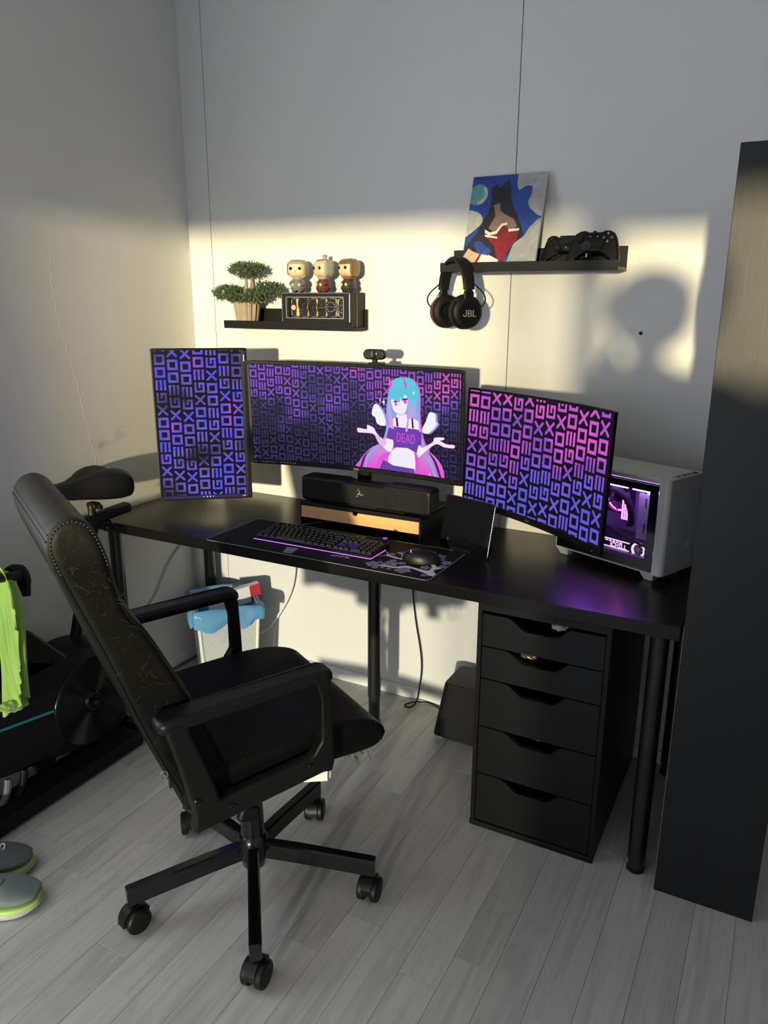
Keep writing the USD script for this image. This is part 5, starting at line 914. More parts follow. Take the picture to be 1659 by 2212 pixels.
for k in range(5):
    a = rad(20 + 72 * k + 30)                   # the chair's own frame is turned by -30 degrees
    ca, sa = cos(a), sin(a)
    def rot(m): return tf(m, rz=math.degrees(a))
    sec = lambda w, z0, z1, x: [(x, sx * (w - e), z) for sx, e, z in ((-1, 0.004, z0), (-1, 0, z0 + 0.004), (-1, 0, z1 - 0.004), (-1, 0.004, z1), (1, 0.004, z1), (1, 0, z1 - 0.004), (1, 0, z0 + 0.004), (1, 0.004, z0))]
    lg = obj('base_leg', rot(loft([np.array(sec(0.0145, 0.098, 0.145, 0.028)), np.array(sec(0.0145, 0.092, 0.140, 0.12)), np.array(sec(0.0145, 0.074, 0.122, RB)), np.array(sec(0.0135, 0.076, 0.120, RB + 0.003))])), 'tube_black', CH, 35)
    sw = [80, 200, 330, 20, 150][k]
    def cas(m): return tf(m, rz=math.degrees(a) + sw, t=((RB - 0.012) * ca, (RB - 0.012) * sa, 0))
    hood = [(0.038 * cos(t), 0.034 + 0.037 * sin(t)) for t in np.linspace(-0.15, pi * 0.86, 14)] + [(-0.030, 0.030), (-0.008, 0.034), (0.010, 0.040), (0.030, 0.030)]
    ct = obj('caster', cas(cat(tf(std(extr(Polygon(hood).buffer(0), 0.026), 'xz'), t=(0.0, 0.013, 0.0)), cyl(0.008, 0.03, (0.004, 0, 0.075), n=14))), 'black_plastic', CH, 40)
    for s_ in (-1, 1):
        obj('wheel', cas(tf(lathe([(0, -0.012), (0.026, -0.012), (0.031, -0.010), (0.032, -0.006), (0.032, 0.004), (0.029, 0.0075), (0.027, 0.0068), (0.024, 0.0088), (0, 0.0095)], 30), rx=-90 * s_, t=(0.0, s_ * 0.019, 0.0322))), 'black_plastic', ct)
obj('paper_tag', tf(bx(-0.028, 0.028, -0.0004, 0.0004, -0.052, 0.0), rz=64, rx=0, t=(0.205, 0.082, 0.458)), 'paper_white', CH, False)
obj('tag_string', tube(spline([(0.208, 0.108, 0.458), (0.213, 0.116, 0.43), (0.208, 0.118, 0.405)], 10), 0.0013, 5), 'paper_white', CH)
rt = np.random.default_rng(3)
obj('loose_threads', cat(*[tube(spline([(x, 0.17 + 0.01 * k, 0.462), (x + rt.uniform(-.01, .01), 0.175 + 0.01 * k, 0.445), (x + rt.uniform(-.015, .015), 0.18 + 0.012 * k, 0.432 - 0.012 * (k % 3))], 8), 0.0014, 4) for k, x in enumerate((0.20, 0.215, 0.19, 0.205, 0.222))], hull(np.array([(0.205, 0.19, 0.42), (0.212, 0.196, 0.428), (0.199, 0.198, 0.432), (0.206, 0.186, 0.436), (0.210, 0.192, 0.412)]))), 'thread', CH, kind='stuff')

# ------------------------------------------------------------------ things showing in the drawers
pbr('tissue', (0.62, 0.55, 0.53), 0.8); pbr('gold_foil', (0.62, 0.48, 0.25), 0.3, metal=0.8); pbr('card_tan', (0.62, 0.42, 0.26), 0.7)
rr = np.random.default_rng(9)
def crumple(sx, sy, sz, seed, n=3):
    m = trimesh.creation.icosphere(n); v = m.vertices; m.vertices = v * (0.75 + 0.5 * meshkit.noise(v * 3.1 + seed, seed)[:, None]) * np.array([sx, sy, sz]); return m
t = thing('tissue', 'pinkish crumpled tissue in the topmost drawer', 'tissue', (AX + 0.215, AY + 0.045, drawer_tops[4] - 0.014)); obj('paper', crumple(0.022, 0.016, 0.010, 1), 'tissue', t, 40)
t = thing('tinsel', 'sparkling gold tinsel bundle in the second drawer from the top', 'tinsel', (AX + 0.137, AY + 0.042, drawer_tops[3] - 0.016)); 
obj('strands', cat(*[tube(spline([(rr.uniform(-.022, .022), rr.uniform(-.008, .008), rr.uniform(-.006, .012)) for _ in range(4)], 10), 0.0008, 4) for _ in range(60)]), 'gold_foil', t, False, kind='stuff')
t = thing('paper_sheet', 'white paper sheet edge showing in the middle drawer', 'paper', (AX + 0.155, AY + 0.045, drawer_tops[2] - 0.008)); obj('sheet', tf(bx(-0.030, 0.030, -0.012, 0.10, -0.0006, 0.0006), ry=6), 'paper_white', t, False); obj('sheet', tf(bx(-0.026, 0.034, -0.008, 0.10, -0.0036, -0.0024), ry=4), 'paper_white', t, False)
t = thing('card_folder', 'tan card folder edge showing in the second drawer from the bottom', 'folder', (AX + 0.150, AY + 0.042, drawer_tops[1] - 0.010)); obj('flap', tf(bx(-0.036, 0.036, -0.012, 0.10, -0.001, 0.001), ry=7), 'card_tan', t, False); obj('flap', tf(bx(-0.034, 0.034, -0.008, 0.10, -0.005, -0.004), ry=5), 'card_tan', t, False)

# ------------------------------------------------------------------ subwoofer
sw = thing('subwoofer', 'black tapered subwoofer box on the floor left of the drawers', 'speaker', (1.296, -0.120, 0))
def frust(w0, d0, w1, d1, z0, z1, r, n=12):
    rings = []
    for z, w, d, ins in ((z0, w0, d0, 0.004), (z0 + 0.004, w0, d0, 0), (z1 - 0.005, w1, d1, 0), (z1 - 0.0015, w1, d1, 0.0015), (z1, w1, d1, 0.005)):
        rings.append(np.c_[resamp(sbox(-w / 2 + ins + r, -d / 2 + ins + r, w / 2 - ins - r, d / 2 - ins - r).buffer(r), 64, (1, 0.3)), np.full(64, z)])
    return loft(rings)
obj('cabinet', frust(0.222, 0.218, 0.170, 0.160, 0.012, 0.208, 0.016), 'black_plastic', sw, 40)
for x in (-0.085, 0.085):
    for y in (-0.085, 0.085): obj('foot', lathe([(0, 0), (0.012, 0), (0.013, 0.004), (0.011, 0.013), (0, 0.013)], 20, (x, y, 0)), 'white_plastic', sw, label='small pale round foot')

# ------------------------------------------------------------------ waste bin with its bag and a carton
BX, BY, BRZ = 0.240, -0.192, -42
bn = thing('waste_bin', 'white wire mesh waste bin standing in the room corner under the desk', 'waste bin', (BX, BY, 0), BRZ)
bw, bd, bh, tp_ = 0.245, 0.235, 0.335, 0.84
pbr('bin_white', (0.72, 0.72, 0.72), 0.4)
def corner(sx, sy, z): k = tp_ + (1 - tp_) * z / bh; return np.array([sx * bw / 2 * k, sy * bd / 2 * k, z])
for sx, sy in ((-1, -1), (1, -1), (1, 1), (-1, 1)):
    obj('corner_post', tube([corner(sx, sy, 0.004), corner(sx, sy, bh)], 0.006, 8), 'bin_white', bn)
obj('rim', tube([corner(sx, sy, bh) for sx, sy in ((-1, -1), (1, -1), (1, 1), (-1, 1))], 0.005, 8, True), 'bin_white', bn); obj('floor_plate', bx(-bw / 2 * tp_, bw / 2 * tp_, -bd / 2 * tp_, bd / 2 * tp_, 0.002, 0.006), 'bin_white', bn, False)
wires = []
for (a, b) in (((-1, -1), (1, -1)), ((1, -1), (1, 1)), ((1, 1), (-1, 1)), ((-1, 1), (-1, -1))):
    Lw = np.linalg.norm(corner(*a, bh) - corner(*b, bh)); step = 0.0062
    def pt(u, z): return corner(*a, z) * (1 - u) + corner(*b, z) * u
    nrm = np.cross(corner(*b, 0) - corner(*a, 0), [0, 0, 1.0]); nrm /= np.linalg.norm(nrm)
    for sg in (1, -1):
        for c in np.arange(-bh, Lw + bh, step):
            u0, u1 = c / Lw, (c + sg * bh * 0.7) / Lw; z0, z1 = 0.0, bh
            lo = sorted([(0 - u0) / (u1 - u0), (1 - u0) / (u1 - u0)]); ta, tb2 = max(0, lo[0]), min(1, lo[1])
            if tb2 - ta < 0.02: continue
            p, q = pt(u0 + (u1 - u0) * ta, bh * ta), pt(u0 + (u1 - u0) * tb2, bh * tb2); d = q - p; w = np.cross(d, nrm); w *= 0.0010 / np.linalg.norm(w); h = nrm * 0.0004
            wires.append(TM([p - w - h, p + w - h, p + w + h, p - w + h, q - w - h, q + w - h, q + w + h, q - w + h], [[0, 1, 5], [0, 5, 4], [1, 2, 6], [1, 6, 5], [2, 3, 7], [2, 7, 6], [3, 0, 4], [3, 4, 7]], process=False))
obj('wire_mesh', cat(*wires), 'bin_white', bn, False, kind='stuff')
mat('bag_blue', {'p': ('principled_bsdf', dict(base_color=(0.17, 0.42, 0.70), roughness=0.22, specular_ior_level=0.6)), 't': ('translucent_bsdf', dict(color=(0.20, 0.50, 0.80))), 'm': ('mix_closure', dict(fac=0.35)), 'tc': ('texture_coordinate', {}), 'n': ('noise_texture', dict(scale=24, detail=4, distortion=1.2)), 'b': ('bump', dict(strength=0.5, distance=0.006))},
    [('tc.object', 'n.vector'), ('n.fac', 'b.height'), ('b.normal', 'p.normal'), ('p.BSDF', 'm.closure1'), ('t.BSDF', 'm.closure2')], 'm.closure')
bg = thing('bin_bag', 'light blue plastic bag lining the white mesh waste bin', 'bag', (BX, BY, 0), BRZ)
def bag_ring(k, z, seed, amp, out): 
    base = resamp(sbox(-bw / 2 * k, -bd / 2 * k, bw / 2 * k, bd / 2 * k).buffer(0.008), 140, (1, 0.2)); nz = meshkit.noise(np.c_[base * 34, np.full(140, z * 22)], seed) - 0.5
    d = base / np.linalg.norm(base, axis=1, keepdims=True); return np.c_[base + d * (out + amp * nz[:, None])]
hem = meshkit.noise(np.c_[resamp(sbox(-1, -1, 1, 1), 140) * 2.2, np.zeros(140)], 5)
side_left = np.clip((-resamp(sbox(-bw / 2, -bd / 2, bw / 2, bd / 2).buffer(0.008), 140, (1, 0.2))[:, 0] / bw + 0.5), 0, 1)
rings = []
for k, z, amp, out in ((0.78, 0.02, 0.008, -0.024), (0.85, 0.10, 0.012, -0.020), (0.90, 0.20, 0.012, -0.016), (0.955, 0.30, 0.014, -0.010), (0.97, 0.333, 0.008, -0.004), (0.985, 0.3445, 0.006, 0.001), (1.01, 0.343, 0.006, 0.006)): rings.append(np.c_[bag_ring(k, z, 3, amp, out), np.full(140, z) + (0.006 * (hem - 0.5) if z > 0.32 else 0)])
for j in range(1, 7):
    fr_ = j / 6; drop = 0.085 * fr_ * (0.55 + 0.55 * hem + 0.25 * side_left); rings.append(np.c_[bag_ring(1.01, 0.3 - 0.05 * fr_, 7, 0.020 + 0.012 * fr_, 0.010 + 0.006 * sin(fr_ * pi)), 0.343 - drop])
m = loft(rings, cap=False); obj('film', m, 'bag_blue', bg, True)
obj('red_corner', tf(crumple(0.014, 0.006, 0.022, 4, 2), t=(-bw / 2 - 0.012, -bd / 2 + 0.015, 0.275)), 'letter_b', bg, 40)
ct = thing('carton', 'white carton with a red end sticking out of the waste bin', 'carton', (BX, BY, 0), BRZ)
def put_c(m): return tf(m, rx=7, rz=12, t=(0.026, 0.040, 0.343))
obj('box', put_c(box(0.030, 0.215, 0.070, (0, 0, 0), 0.002)), 'paper_white', ct, False)
pbr('carton_red', (0.48, 0.03, 0.05), 0.5)
obj('red_panel', put_c(tf(std(extr(rpoly([(0.062, -0.0345), (0.107, -0.0345), (0.107, 0.0345), (0.062, 0.0345)], 0.006), 0.0006), 'yz'), t=(0.0150, 0, 0))), 'carton_red', ct, False)

# ------------------------------------------------------------------ cables
def cable(label, pts, r, m, n=60):
    t = thing('cable', label, 'cable'); obj('cord', tube(spline(pts, n), r, 8), m, t); return t
cable('thin black cable hanging from the desk down to a loop on the floor', [(0.998, -0.014, 0.69), (0.998, -0.012, 0.44), (1.014, -0.012, 0.312), (1.040, -0.016, 0.164), (1.032, -0.020, 0.04), (1.030, -0.040, 0.004), (1.016, -0.085, 0.004), (1.004, -0.082, 0.004), (1.03, -0.04, 0.007), (1.10, -0.022, 0.004), (1.175, -0.06, 0.004)], 0.0026, 'black_rubber', 90)
cable('white cable running from the desk to behind the waste bin on the back wall', [(0.476, -0.018, 0.69), (0.470, -0.018, 0.45), (0.452, -0.018, 0.361), (0.378, -0.018, 0.223), (0.30, -0.018, 0.135), (0.24, -0.025, 0.10), (0.21, -0.04, 0.03)], 0.0048, 'cable_white')
cable('white cable curving down the left wall below the desk', [(0.010, -0.11, 0.69), (0.010, -0.165, 0.515), (0.010, -0.235, 0.465), (0.010, -0.295, 0.385), (0.010, -0.362, 0.322), (0.010, -0.45, 0.285), (0.012, -0.56, 0.22), (0.018, -0.62, 0.06)], 0.0055, 'cable_white')
cable('dark cord lying along the foot of the left wall', [(0.020, -0.10, 0.006), (0.022, -0.35, 0.006), (0.020, -0.60, 0.006), (0.020, -0.75, 0.006)], 0.005, 'grey_plastic', 20)
cable('black cable lying on the desk under the riser', [(0.70, -0.36, DT + 0.0065), (0.74, -0.27, DT + 0.004), (0.86, -0.20, DT + 0.004), (0.98, -0.24, DT + 0.004), (1.06, -0.18, DT + 0.004), (1.14, -0.08, DT + 0.004)], 0.0026, 'grey_plastic')

# ------------------------------------------------------------------ exercise bike along the left wall
bk2 = thing('exercise_bike', 'black exercise bike with a teal stripe along the left wall', 'exercise bike', (0, 0, 0))
pbr('bike_black', (0.0075, 0.0085, 0.0105), 0.42); pbr('bike_gloss', (0.006, 0.006, 0.007), 0.22); pbr('teal', (0.02, 0.20, 0.22), 0.4); pbr('saddle_black', (0.010, 0.0105, 0.0105), 0.5, bump=0.1, bscale=500)
shell = smoothpoly([(-1.62, 0.42), (-1.40, 0.50), (-1.20, 0.50), (-0.965, 0.402), (-0.90, 0.408), (-0.83, 0.400), (-0.76, 0.372), (-0.70, 0.32), (-0.665, 0.24), (-0.68, 0.14), (-0.74, 0.075), (-0.82, 0.055), (-0.92, 0.060), (-1.08, 0.094), (-1.24, 0.125), (-1.62, 0.22)], 6)
def along(poly, w, r, x): return tf(std(pillow(poly, w, r, 140, 5), 'yz'), t=(x, 0, 0))
obj('body_shell', along(shell, 0.150, 0.014, 0.165), 'bike_black', bk2, 40)
obj('upper_fairing', along(rpoly([(-1.25, 0.38), (-1.25, 0.56), (-1.10, 0.560), (-1.060, 0.530), (-0.945, 0.402), (-0.95, 0.39)], 0.012), 0.110, 0.010, 0.185), 'bike_black', bk2, 40)
obj('fairing_bolt', cyl(0.006, 0.004, (0.2405, -1.000, 0.415), 'x', 16, 0.001), 'bike_gloss', bk2)
prof = [(0.0, 0.006), (0.020, 0.006), (0.021, 0.012), (0.030, 0.013), (0.034, 0.008)]
for k in range(22): r0 = 0.036 + k * 0.005; prof += [(r0, 0.005), (r0 + 0.0020, 0.0068), (r0 + 0.0040, 0.005)]
prof += [(0.148, 0.004), (0.150, 0.0)]
dc = obj('disc_cover', lathe(prof, 72, (0.2402, -0.872, 0.212), ry=90), 'bike_gloss', bk2, 50)
obj('hub_cap', lathe([(0, 0.026), (0.008, 0.026), (0.010, 0.022), (0.010, 0.012), (0.018, 0.012), (0.018, 0.004)], 28, (0.2402, -0.872, 0.212), ry=90), 'bike_gloss', dc)
obj('stripe', tf(box(0.003, 0.30, 0.009, (0, 0, 0), 0.001), rx=-8.5, t=(0.2410, -1.170, 0.270)), 'teal', bk2, False, label='thin teal stripe')
obj('base_beam', bx(0.20, 0.325, -1.38, -0.745, 0.004, 0.052, 0.008), 'bike_black', bk2, False); obj('stabiliser', cat(tube([(0.05, -0.70, 0.030), (0.325, -0.70, 0.030)], 0.028, 14), bx(0.12, 0.20, -0.73, -0.68, 0.02, 0.09, 0.006)), 'bike_black', bk2, 40); obj('stabiliser', tube([(0.06, -1.70, 0.030), (0.45, -1.70, 0.030)], 0.028, 14), 'bike_black', bk2, 40)
obj('frame_strut', cat(hull([(0.19, -1.10, 0.10), (0.23, -1.10, 0.10), (0.19, -1.02, 0.09), (0.23, -1.02, 0.09), (0.19, -1.075, 0.045), (0.23, -1.075, 0.045), (0.19, -1.045, 0.045), (0.23, -1.045, 0.045)])), 'bike_black', bk2, False)
for y in (-1.150, -1.205): obj('curved_strut', tube(spline([(0.245, y, 0.115), (0.250, y - 0.012, 0.08), (0.248, y - 0.035, 0.045)], 12), 0.011, 10), 'grey_plastic' if y < -1.2 else 'bike_black', bk2)
obj('seat_post', tube([(0.135, -0.830, 0.38), (0.112, -0.690, 0.755)], 0.021, 14), 'bike_black', bk2)
sl = obj('seat_slider', tf(rbox(0.044, 0.225, 0.034, r=0.012, n=8), rx=3, t=(0.112, -0.640, 0.775)), 'bike_black', bk2); obj('slider_knob', lathe([(0, -0.014), (0.017, -0.014), (0.020, -0.010), (0.020, 0.006), (0.010, 0.010), (0.010, 0.020)], 10, (0.130, -0.640, 0.738)), 'bike_black', sl)
obj('seat_clamp', cat(cyl(0.013, 0.035, (0.112, -0.690, 0.805)), cyl(0.009, 0.062, (0.112, -0.675, 0.815), 'x', 14, 0.002), box(0.040, 0.03, 0.018, (0.112, -0.68, 0.820), 0.003)), 'black_metal', bk2)
rings = []
for y, w, zt, zb in ((-0.850, 0.006, 0.902, 0.893), (-0.845, 0.016, 0.910, 0.882), (-0.80, 0.024, 0.918, 0.866), (-0.75, 0.032, 0.922, 0.856), (-0.71, 0.048, 0.930, 0.850), (-0.67, 0.074, 0.940, 0.842), (-0.63, 0.094, 0.944, 0.836), (-0.595, 0.104, 0.942, 0.832), (-0.568, 0.102, 0.934, 0.832), (-0.553, 0.088, 0.918, 0.838), (-0.546, 0.060, 0.900, 0.852)):
    ring = []
    for a in np.arange(36) * 2 * pi / 36:
        c, s_ = cos(a), sin(a); x = w * np.sign(c) * abs(c) ** 0.6; zz = (zt + zb) / 2 + (zt - zb) / 2 * np.sign(s_) * abs(s_) ** 0.7
        if s_ > 0: zz -= 0.016 * math.exp(-(x / 0.022) ** 2) * min(1, max(0, (y + 0.80) / 0.12)); zz -= 0.25 * max(0, abs(x) - 0.05) ** 1.4
        ring.append((0.108 + x, y - 0.018, zz))
    rings.append(np.array(ring))
obj('saddle', loft(rings), 'saddle_black', bk2, 60)
obj('handlebar', cat(tube(spline([(0.165, -1.30, 0.50), (0.165, -1.32, 0.70), (0.165, -1.30, 0.765)], 12), 0.022, 12), tube(spline([(0.02, -1.15, 0.72), (0.04, -1.28, 0.765), (0.165, -1.31, 0.77), (0.265, -1.28, 0.765), (0.275, -1.18, 0.745), (0.262, -1.10, 0.725)], 30), 0.014, 10)), 'bike_black', bk2)
obj('grip', tube(spline([(0.225, -1.10, 0.730), (0.212, -1.055, 0.715), (0.205, -1.042, 0.68), (0.205, -1.046, 0.635)], 14), [0.017] * 4 + [0.02] * 6 + [0.017] * 4, 10), 'black_rubber', bk2)

# ------------------------------------------------------------------ green shirt hung over the handlebar
mat('shirt_green', {'tc': ('texture_coordinate', {}), 'mp': ('mapping', dict(scale=(1.0, 260.0, 6.0))), 'n': ('noise_texture', dict(scale=1.0, detail=2)), 'b': ('bump', dict(strength=0.5, distance=0.002)), 'r': ('rgb_ramp', dict(ramp=[(0.3, (0.19, 0.36, 0.065)), (0.7, (0.30, 0.52, 0.10))])), 'p': ('principled_bsdf', dict(roughness=0.75, sheen_weight=0.3)), 't': ('translucent_bsdf', dict(color=(0.30, 0.55, 0.12))), 'm': ('mix_closure', dict(fac=0.06))},
    [('tc.object', 'mp.vector'), ('mp.vector', 'n.vector'), ('n.fac', 'b.height'), ('b.normal', 'p.normal'), ('n.fac', 'r.fac'), ('r.color', 'p.base_color'), ('p.BSDF', 'm.closure1'), ('t.BSDF', 'm.closure2')], 'm.closure')
sh = thing('shirt', 'bright green shirt hanging over the handlebar of the exercise bike', 'shirt')
nu, nv = 70, 60; U_, V_ = np.meshgrid(np.linspace(0, 1, nu), np.linspace(0, 1, nv), indexing='ij')
# seen from above: it hangs along the bike for a hand's width, then turns across towards the wall
s_len = 0.36 * U_; bend_at = 0.040 + 0.012 * np.sin(V_ * 7 + 0.5) * V_
al = np.minimum(s_len, bend_at); ac = np.maximum(s_len - bend_at, 0)
wv = 0.007 * np.sin(s_len * 150 + 1.2 * np.sin(V_ * 3)) * (0.3 + 0.7 * V_)
Y = -1.112 - al - 0.30 * ac + 0.010 * np.sin(ac * 55 + V_ * 2.5) * (0.3 + V_) * (ac > 0) + 0.006 * np.sin(V_ * 5 + 1) * (1 - U_) - 0.016 * np.exp(-((V_ - 0.06) / 0.07) ** 2) * (1 - U_) ** 3
X = 0.272 + 0.32 * al - 0.90 * ac + wv * (1 - np.clip(ac / 0.05, 0, 1)) + 0.008 * np.sin(V_ * 4)
hemz = 0.345 - 0.035 * np.clip((U_ - 0.18) / 0.12, 0, 1) + 0.012 * np.sin(U_ * 21)
Zt = 0.790 + 0.015 * np.exp(-((U_ - 0.35) / 0.2) ** 2) - 0.045 * np.exp(-(U_ / 0.10) ** 2)
Z = Zt * (1 - V_) + hemz * V_
roll = np.clip(1 - V_ / 0.07, 0, 1); X = X - 0.030 * roll ** 2; Z = Z - 0.004 * roll
front_ = np.stack([X, Y, Z], -1); back_ = front_ + np.array([-0.005, 0, 0])
v = np.vstack([front_.reshape(-1, 3), back_.reshape(-1, 3)]); f = []
idx = lambda i, j: i * nv + j
for i in range(nu - 1):
    for j in range(nv - 1):
        a, b, c, d = idx(i, j), idx(i + 1, j), idx(i + 1, j + 1), idx(i, j + 1); o = nu * nv
        f += [[a, b, c], [a, c, d], [a + o, c + o, b + o], [a + o, d + o, c + o]]
for i in range(nu - 1):
    for j, fl in ((0, 1), (nv - 1, 0)):
        a, b = idx(i, j), idx(i + 1, j); o = nu * nv; f += [[a, a + o, b + o], [a, b + o, b]] if fl else [[a, b + o, a + o], [a, b, b + o]]
for j in range(nv - 1):
    a, b = idx(0, j), idx(0, j + 1); o = nu * nv; f += [[a, b + o, a + o], [a, b, b + o]]
obj('front', TM(v, f, process=False), 'shirt_green', sh, True)
obj('sleeve', tf(crumple(0.018, 0.045, 0.020, 6, 3), rx=-12, t=(0.262, -1.165, 0.345)), 'shirt_green', sh, 60)

# ------------------------------------------------------------------ running shoes
pbr('shoe_mesh', (0.165, 0.21, 0.205), 0.7, bump=0.4, bscale=900, var=0.15, vscale=20); pbr('shoe_dark', (0.085, 0.105, 0.105), 0.7, bump=0.4, bscale=900); pbr('shoe_lime', (0.40, 0.62, 0.16), 0.45); pbr('shoe_sole', (0.42, 0.43, 0.43), 0.5)
def shoe(label, toe, ang, upper):
    L = 0.285; t = thing('running_shoe', label, 'shoe', (toe[0] - L * cos(rad(ang)), toe[1] - L * sin(rad(ang)), 0), ang)
    def foot(u):                                # half width along the length
        return 0.036 + 0.016 * math.exp(-((u - 0.70) / 0.22) ** 2) + 0.002 * u
    def sec(z0, z1, grow, us, topf=None, pw=0.75):
        rings = []
        for u in us:
            e = math.sqrt(max(0.0, 1 - max(0, (u - 0.80) / 0.20) ** 2.2)) if u > 0.80 else (math.sqrt(max(0, 1 - max(0, (0.12 - u) / 0.12) ** 2)) if u < 0.12 else 1)
            w = max(0.003, (foot(u) + grow) * e); zt = z1 if topf is None else topf(u); zl = z0 + 0.014 * max(0, (u - 0.78) / 0.22) ** 2
            rings.append(np.array([(u * L, w * np.sign(cos(a)) * abs(cos(a)) ** pw, zl + (max(zt, zl + 0.004) - zl) * (0.5 + 0.5 * np.sign(sin(a)) * abs(sin(a)) ** pw)) for a in np.arange(28) * 2 * pi / 28]))
        return loft(rings)
    us = np.r_[0.0, 0.02, np.linspace(0.06, 0.86, 15), 0.90, 0.94, 0.97, 0.99, 1.0]
    obj('sole', sec(0.0, 0.022, 0.006, us, pw=0.45), 'shoe_sole', t, 50)
    obj('midsole', sec(0.012, 0.034, 0.005, us[:-1], lambda u: 0.040 - 0.012 * u, 0.5), 'shoe_lime', t, 50, label='lime green midsole')
    topf = lambda u: 0.052 + (0.045 * max(0, 1 - (u / 0.62) ** 2) if u < 0.62 else 0) + 0.016 * math.exp(-((u - 0.66) / 0.16) ** 2) - 0.010 * max(0, (u - 0.85) / 0.15)
    obj('upper', sec(0.026, 0.08, 0.0015, us[:-2], topf, 0.85), upper, t, 60)
    for k in range(5):
        u = 0.42 + 0.055 * k; z = topf(u) - 0.002; obj('lace', tube(spline([((u) * L, -0.020, z - 0.006), ((u + 0.012) * L, -0.006, z + 0.003), ((u + 0.022) * L, 0.008, z + 0.003), ((u + 0.03) * L, 0.020, z - 0.006)], 10), 0.0022, 6), upper, t)
    obj('heel_tab', tf(tube([(0.006 * cos(a), 0.010 * sin(a), 0) for a in np.arange(16) * pi / 8], 0.002, 6, True), rx=20, t=(0.72 * L, 0.012, topf(0.72) + 0.001)), 'paper_white', t) if upper == 'shoe_dark' else None
shoe('grey-green running shoe with lime side, nearer of the pair by the bike', (0.632, -1.405), 33, 'shoe_mesh')
shoe('dark grey-green running shoe, further of the pair by the bike', (0.500, -1.325), 42, 'shoe_dark')

# ------------------------------------------------------------------ the person taking the picture (behind the camera, casting the shadow on the wall)
per = thing('person', 'person in dark clothes standing behind the camera with both arms raised', 'person', (2.290, -2.790, 0.0), 27.9); UsdGeom.Xformable(per).AddScaleOp().Set(Gf.Vec3f(1.0, 1.0, 1.018))
pbr('cloth_dark', (0.05, 0.05, 0.06), 0.8); pbr('skin', (0.52, 0.33, 0.24), 0.5); pbr('hair_dark', (0.03, 0.02, 0.015), 0.6); pbr('denim', (0.03, 0.04, 0.07), 0.8)
def sph(p, r): return mf.Manifold.sphere(r, 20).translate([float(q) for q in p])
def bones(*bs, edge=0.02):
    M_ = mf.Manifold.batch_boolean([mf.Manifold.batch_hull([sph(a, ra), sph(b, rb)]) for a, ra, b, rb in bs], mf.OpType.Add).refine_to_length(edge).to_mesh()
    m = TM(M_.vert_properties[:, :3], M_.tri_verts); trimesh.smoothing.filter_taubin(m, iterations=12); return m
B_ = []
for s_ in (-1, 1):
    hip, knee, ank, toe = (s_ * 0.09, 0, 0.86), (s_ * 0.10, 0.015, 0.47), (s_ * 0.10, -0.01, 0.09), (s_ * 0.12, 0.15, 0.03)
    sh_, el, wr = (s_ * 0.145, -0.01, 1.365), (s_ * 0.180, 0.08, 1.125), (s_ * 0.075 + 0.05, 0.290, 1.385)
    B_ += [(hip, 0.085, knee, 0.058), (knee, 0.056, ank, 0.042), (ank, 0.042, toe, 0.030), ((0, 0, 0.90), 0.11, hip, 0.085), (sh_, 0.056, el, 0.043), (el, 0.041, wr, 0.028), ((0, 0, 1.36), 0.09, sh_, 0.056)]
    palm = (s_ * 0.062 + 0.054, 0.322, 1.445); B_ += [(wr, 0.027, palm, 0.026)]
    for k, dz in enumerate((0.030, 0.012, -0.006, -0.022)):
        k1 = (s_ * 0.060 + 0.054, 0.350, 1.452 + dz); k2 = (s_ * 0.046 + 0.054, 0.356 - 0.004 * k, 1.455 + dz); B_ += [((palm[0], palm[1], palm[2] + dz * 0.7), 0.012, k1, 0.0088), (k1, 0.0088, k2, 0.0078)]
    B_ += [(palm, 0.014, (s_ * 0.052 + 0.054, 0.320, 1.405), 0.0095), ((s_ * 0.052 + 0.054, 0.320, 1.405), 0.0095, (s_ * 0.036 + 0.054, 0.318, 1.425), 0.0082)]
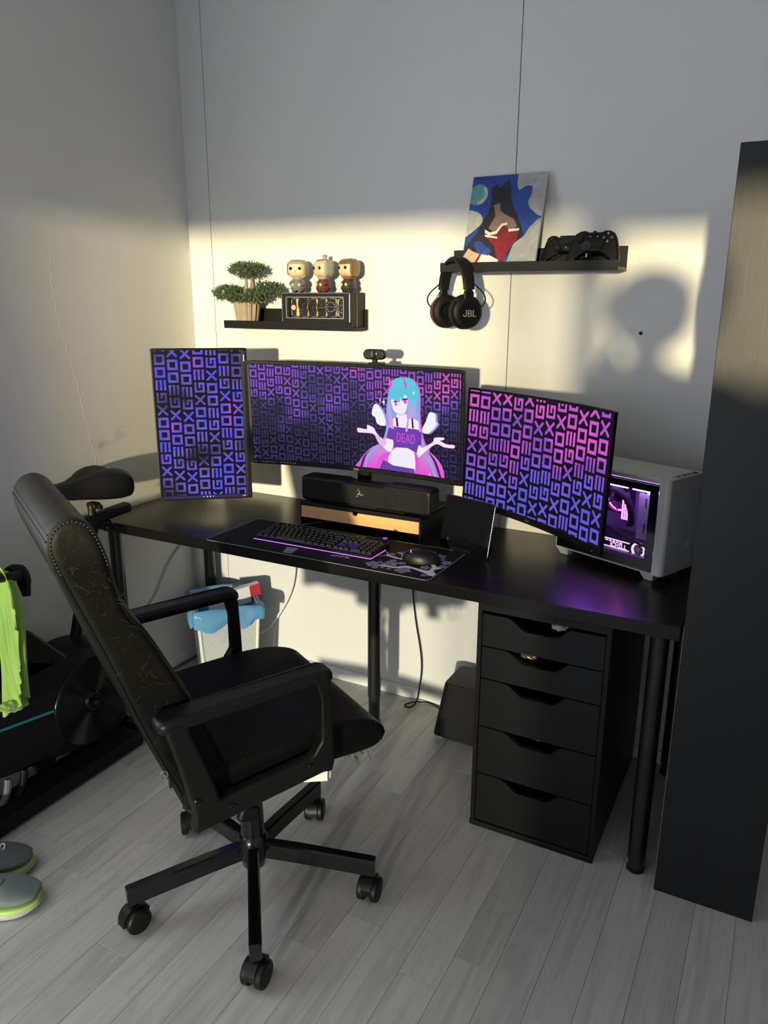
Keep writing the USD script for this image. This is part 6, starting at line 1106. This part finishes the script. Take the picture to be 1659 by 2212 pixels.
B_ += [((0, 0, 0.92), 0.12, (0, 0.01, 1.12), 0.115), ((0, 0.01, 1.12), 0.115, (0, 0, 1.33), 0.125), ((-0.07, 0, 1.30), 0.10, (0.07, 0, 1.30), 0.10), ((0, 0, 1.38), 0.062, (0, 0.025, 1.50), 0.052),
       ((0, 0.03, 1.585), 0.078, (0, 0.02, 1.600), 0.080), ((0, 0.06, 1.545), 0.052, (0, 0.03, 1.585), 0.076), ((0, 0.108, 1.575), 0.012, (0, 0.098, 1.60), 0.012)]
obj('body', bones(*B_), 'skin', per, True)
obj('hair', bones(((-0.022, 0.0, 1.612), 0.108, (0.022, 0.0, 1.612), 0.108), ((-0.022, 0.0, 1.575), 0.104, (0.022, 0.0, 1.575), 0.104), ((0, 0.03, 1.65), 0.072, (0, 0.05, 1.655), 0.055), ((0.01, -0.04, 1.60), 0.085, (0.012, -0.03, 1.56), 0.08)), 'hair_dark', per, True)
obj('sweater', bones(*[b for s_ in (-1, 1) for b in (((s_ * 0.145, -0.01, 1.365), 0.060, (s_ * 0.180, 0.08, 1.125), 0.053), ((s_ * 0.180, 0.08, 1.125), 0.052, (s_ * 0.090 + 0.045, 0.268, 1.355), 0.040), ((0, 0, 1.355), 0.09, (s_ * 0.145, -0.01, 1.365), 0.060))], ((0, 0, 0.90), 0.135, (0, 0.01, 1.12), 0.128), ((0, 0.01, 1.12), 0.128, (0, 0, 1.33), 0.135), ((-0.07, 0, 1.30), 0.11, (0.07, 0, 1.30), 0.11)), 'cloth_dark', per, True)
obj('trousers', bones(*[b for s_ in (-1, 1) for b in (((s_ * 0.09, 0, 0.86), 0.095, (s_ * 0.10, 0.015, 0.47), 0.070), ((s_ * 0.10, 0.015, 0.47), 0.068, (s_ * 0.10, -0.01, 0.11), 0.058), ((0, 0, 0.90), 0.12, (s_ * 0.09, 0, 0.86), 0.095))]), 'denim', per, True)
for s_ in (-1, 1):
    obj('eye', trimesh.creation.icosphere(2, 0.011).apply_translation((s_ * 0.030, 0.098, 1.600)), 'paper_white', per); obj('ear', trimesh.creation.icosphere(2, 0.02).apply_scale((0.4, 0.8, 1.4)).apply_translation((s_ * 0.082, 0.015, 1.58)), 'skin', per)
    obj('shoe', rbox(0.09, 0.27, 0.07, (s_ * 0.105, 0.06, 0.036), 0.03, 8), 'cloth_dark', per)
obj('mouth', rbox(0.040, 0.010, 0.012, (0, 0.107, 1.545), 0.005, 6), 'carton_red', per)
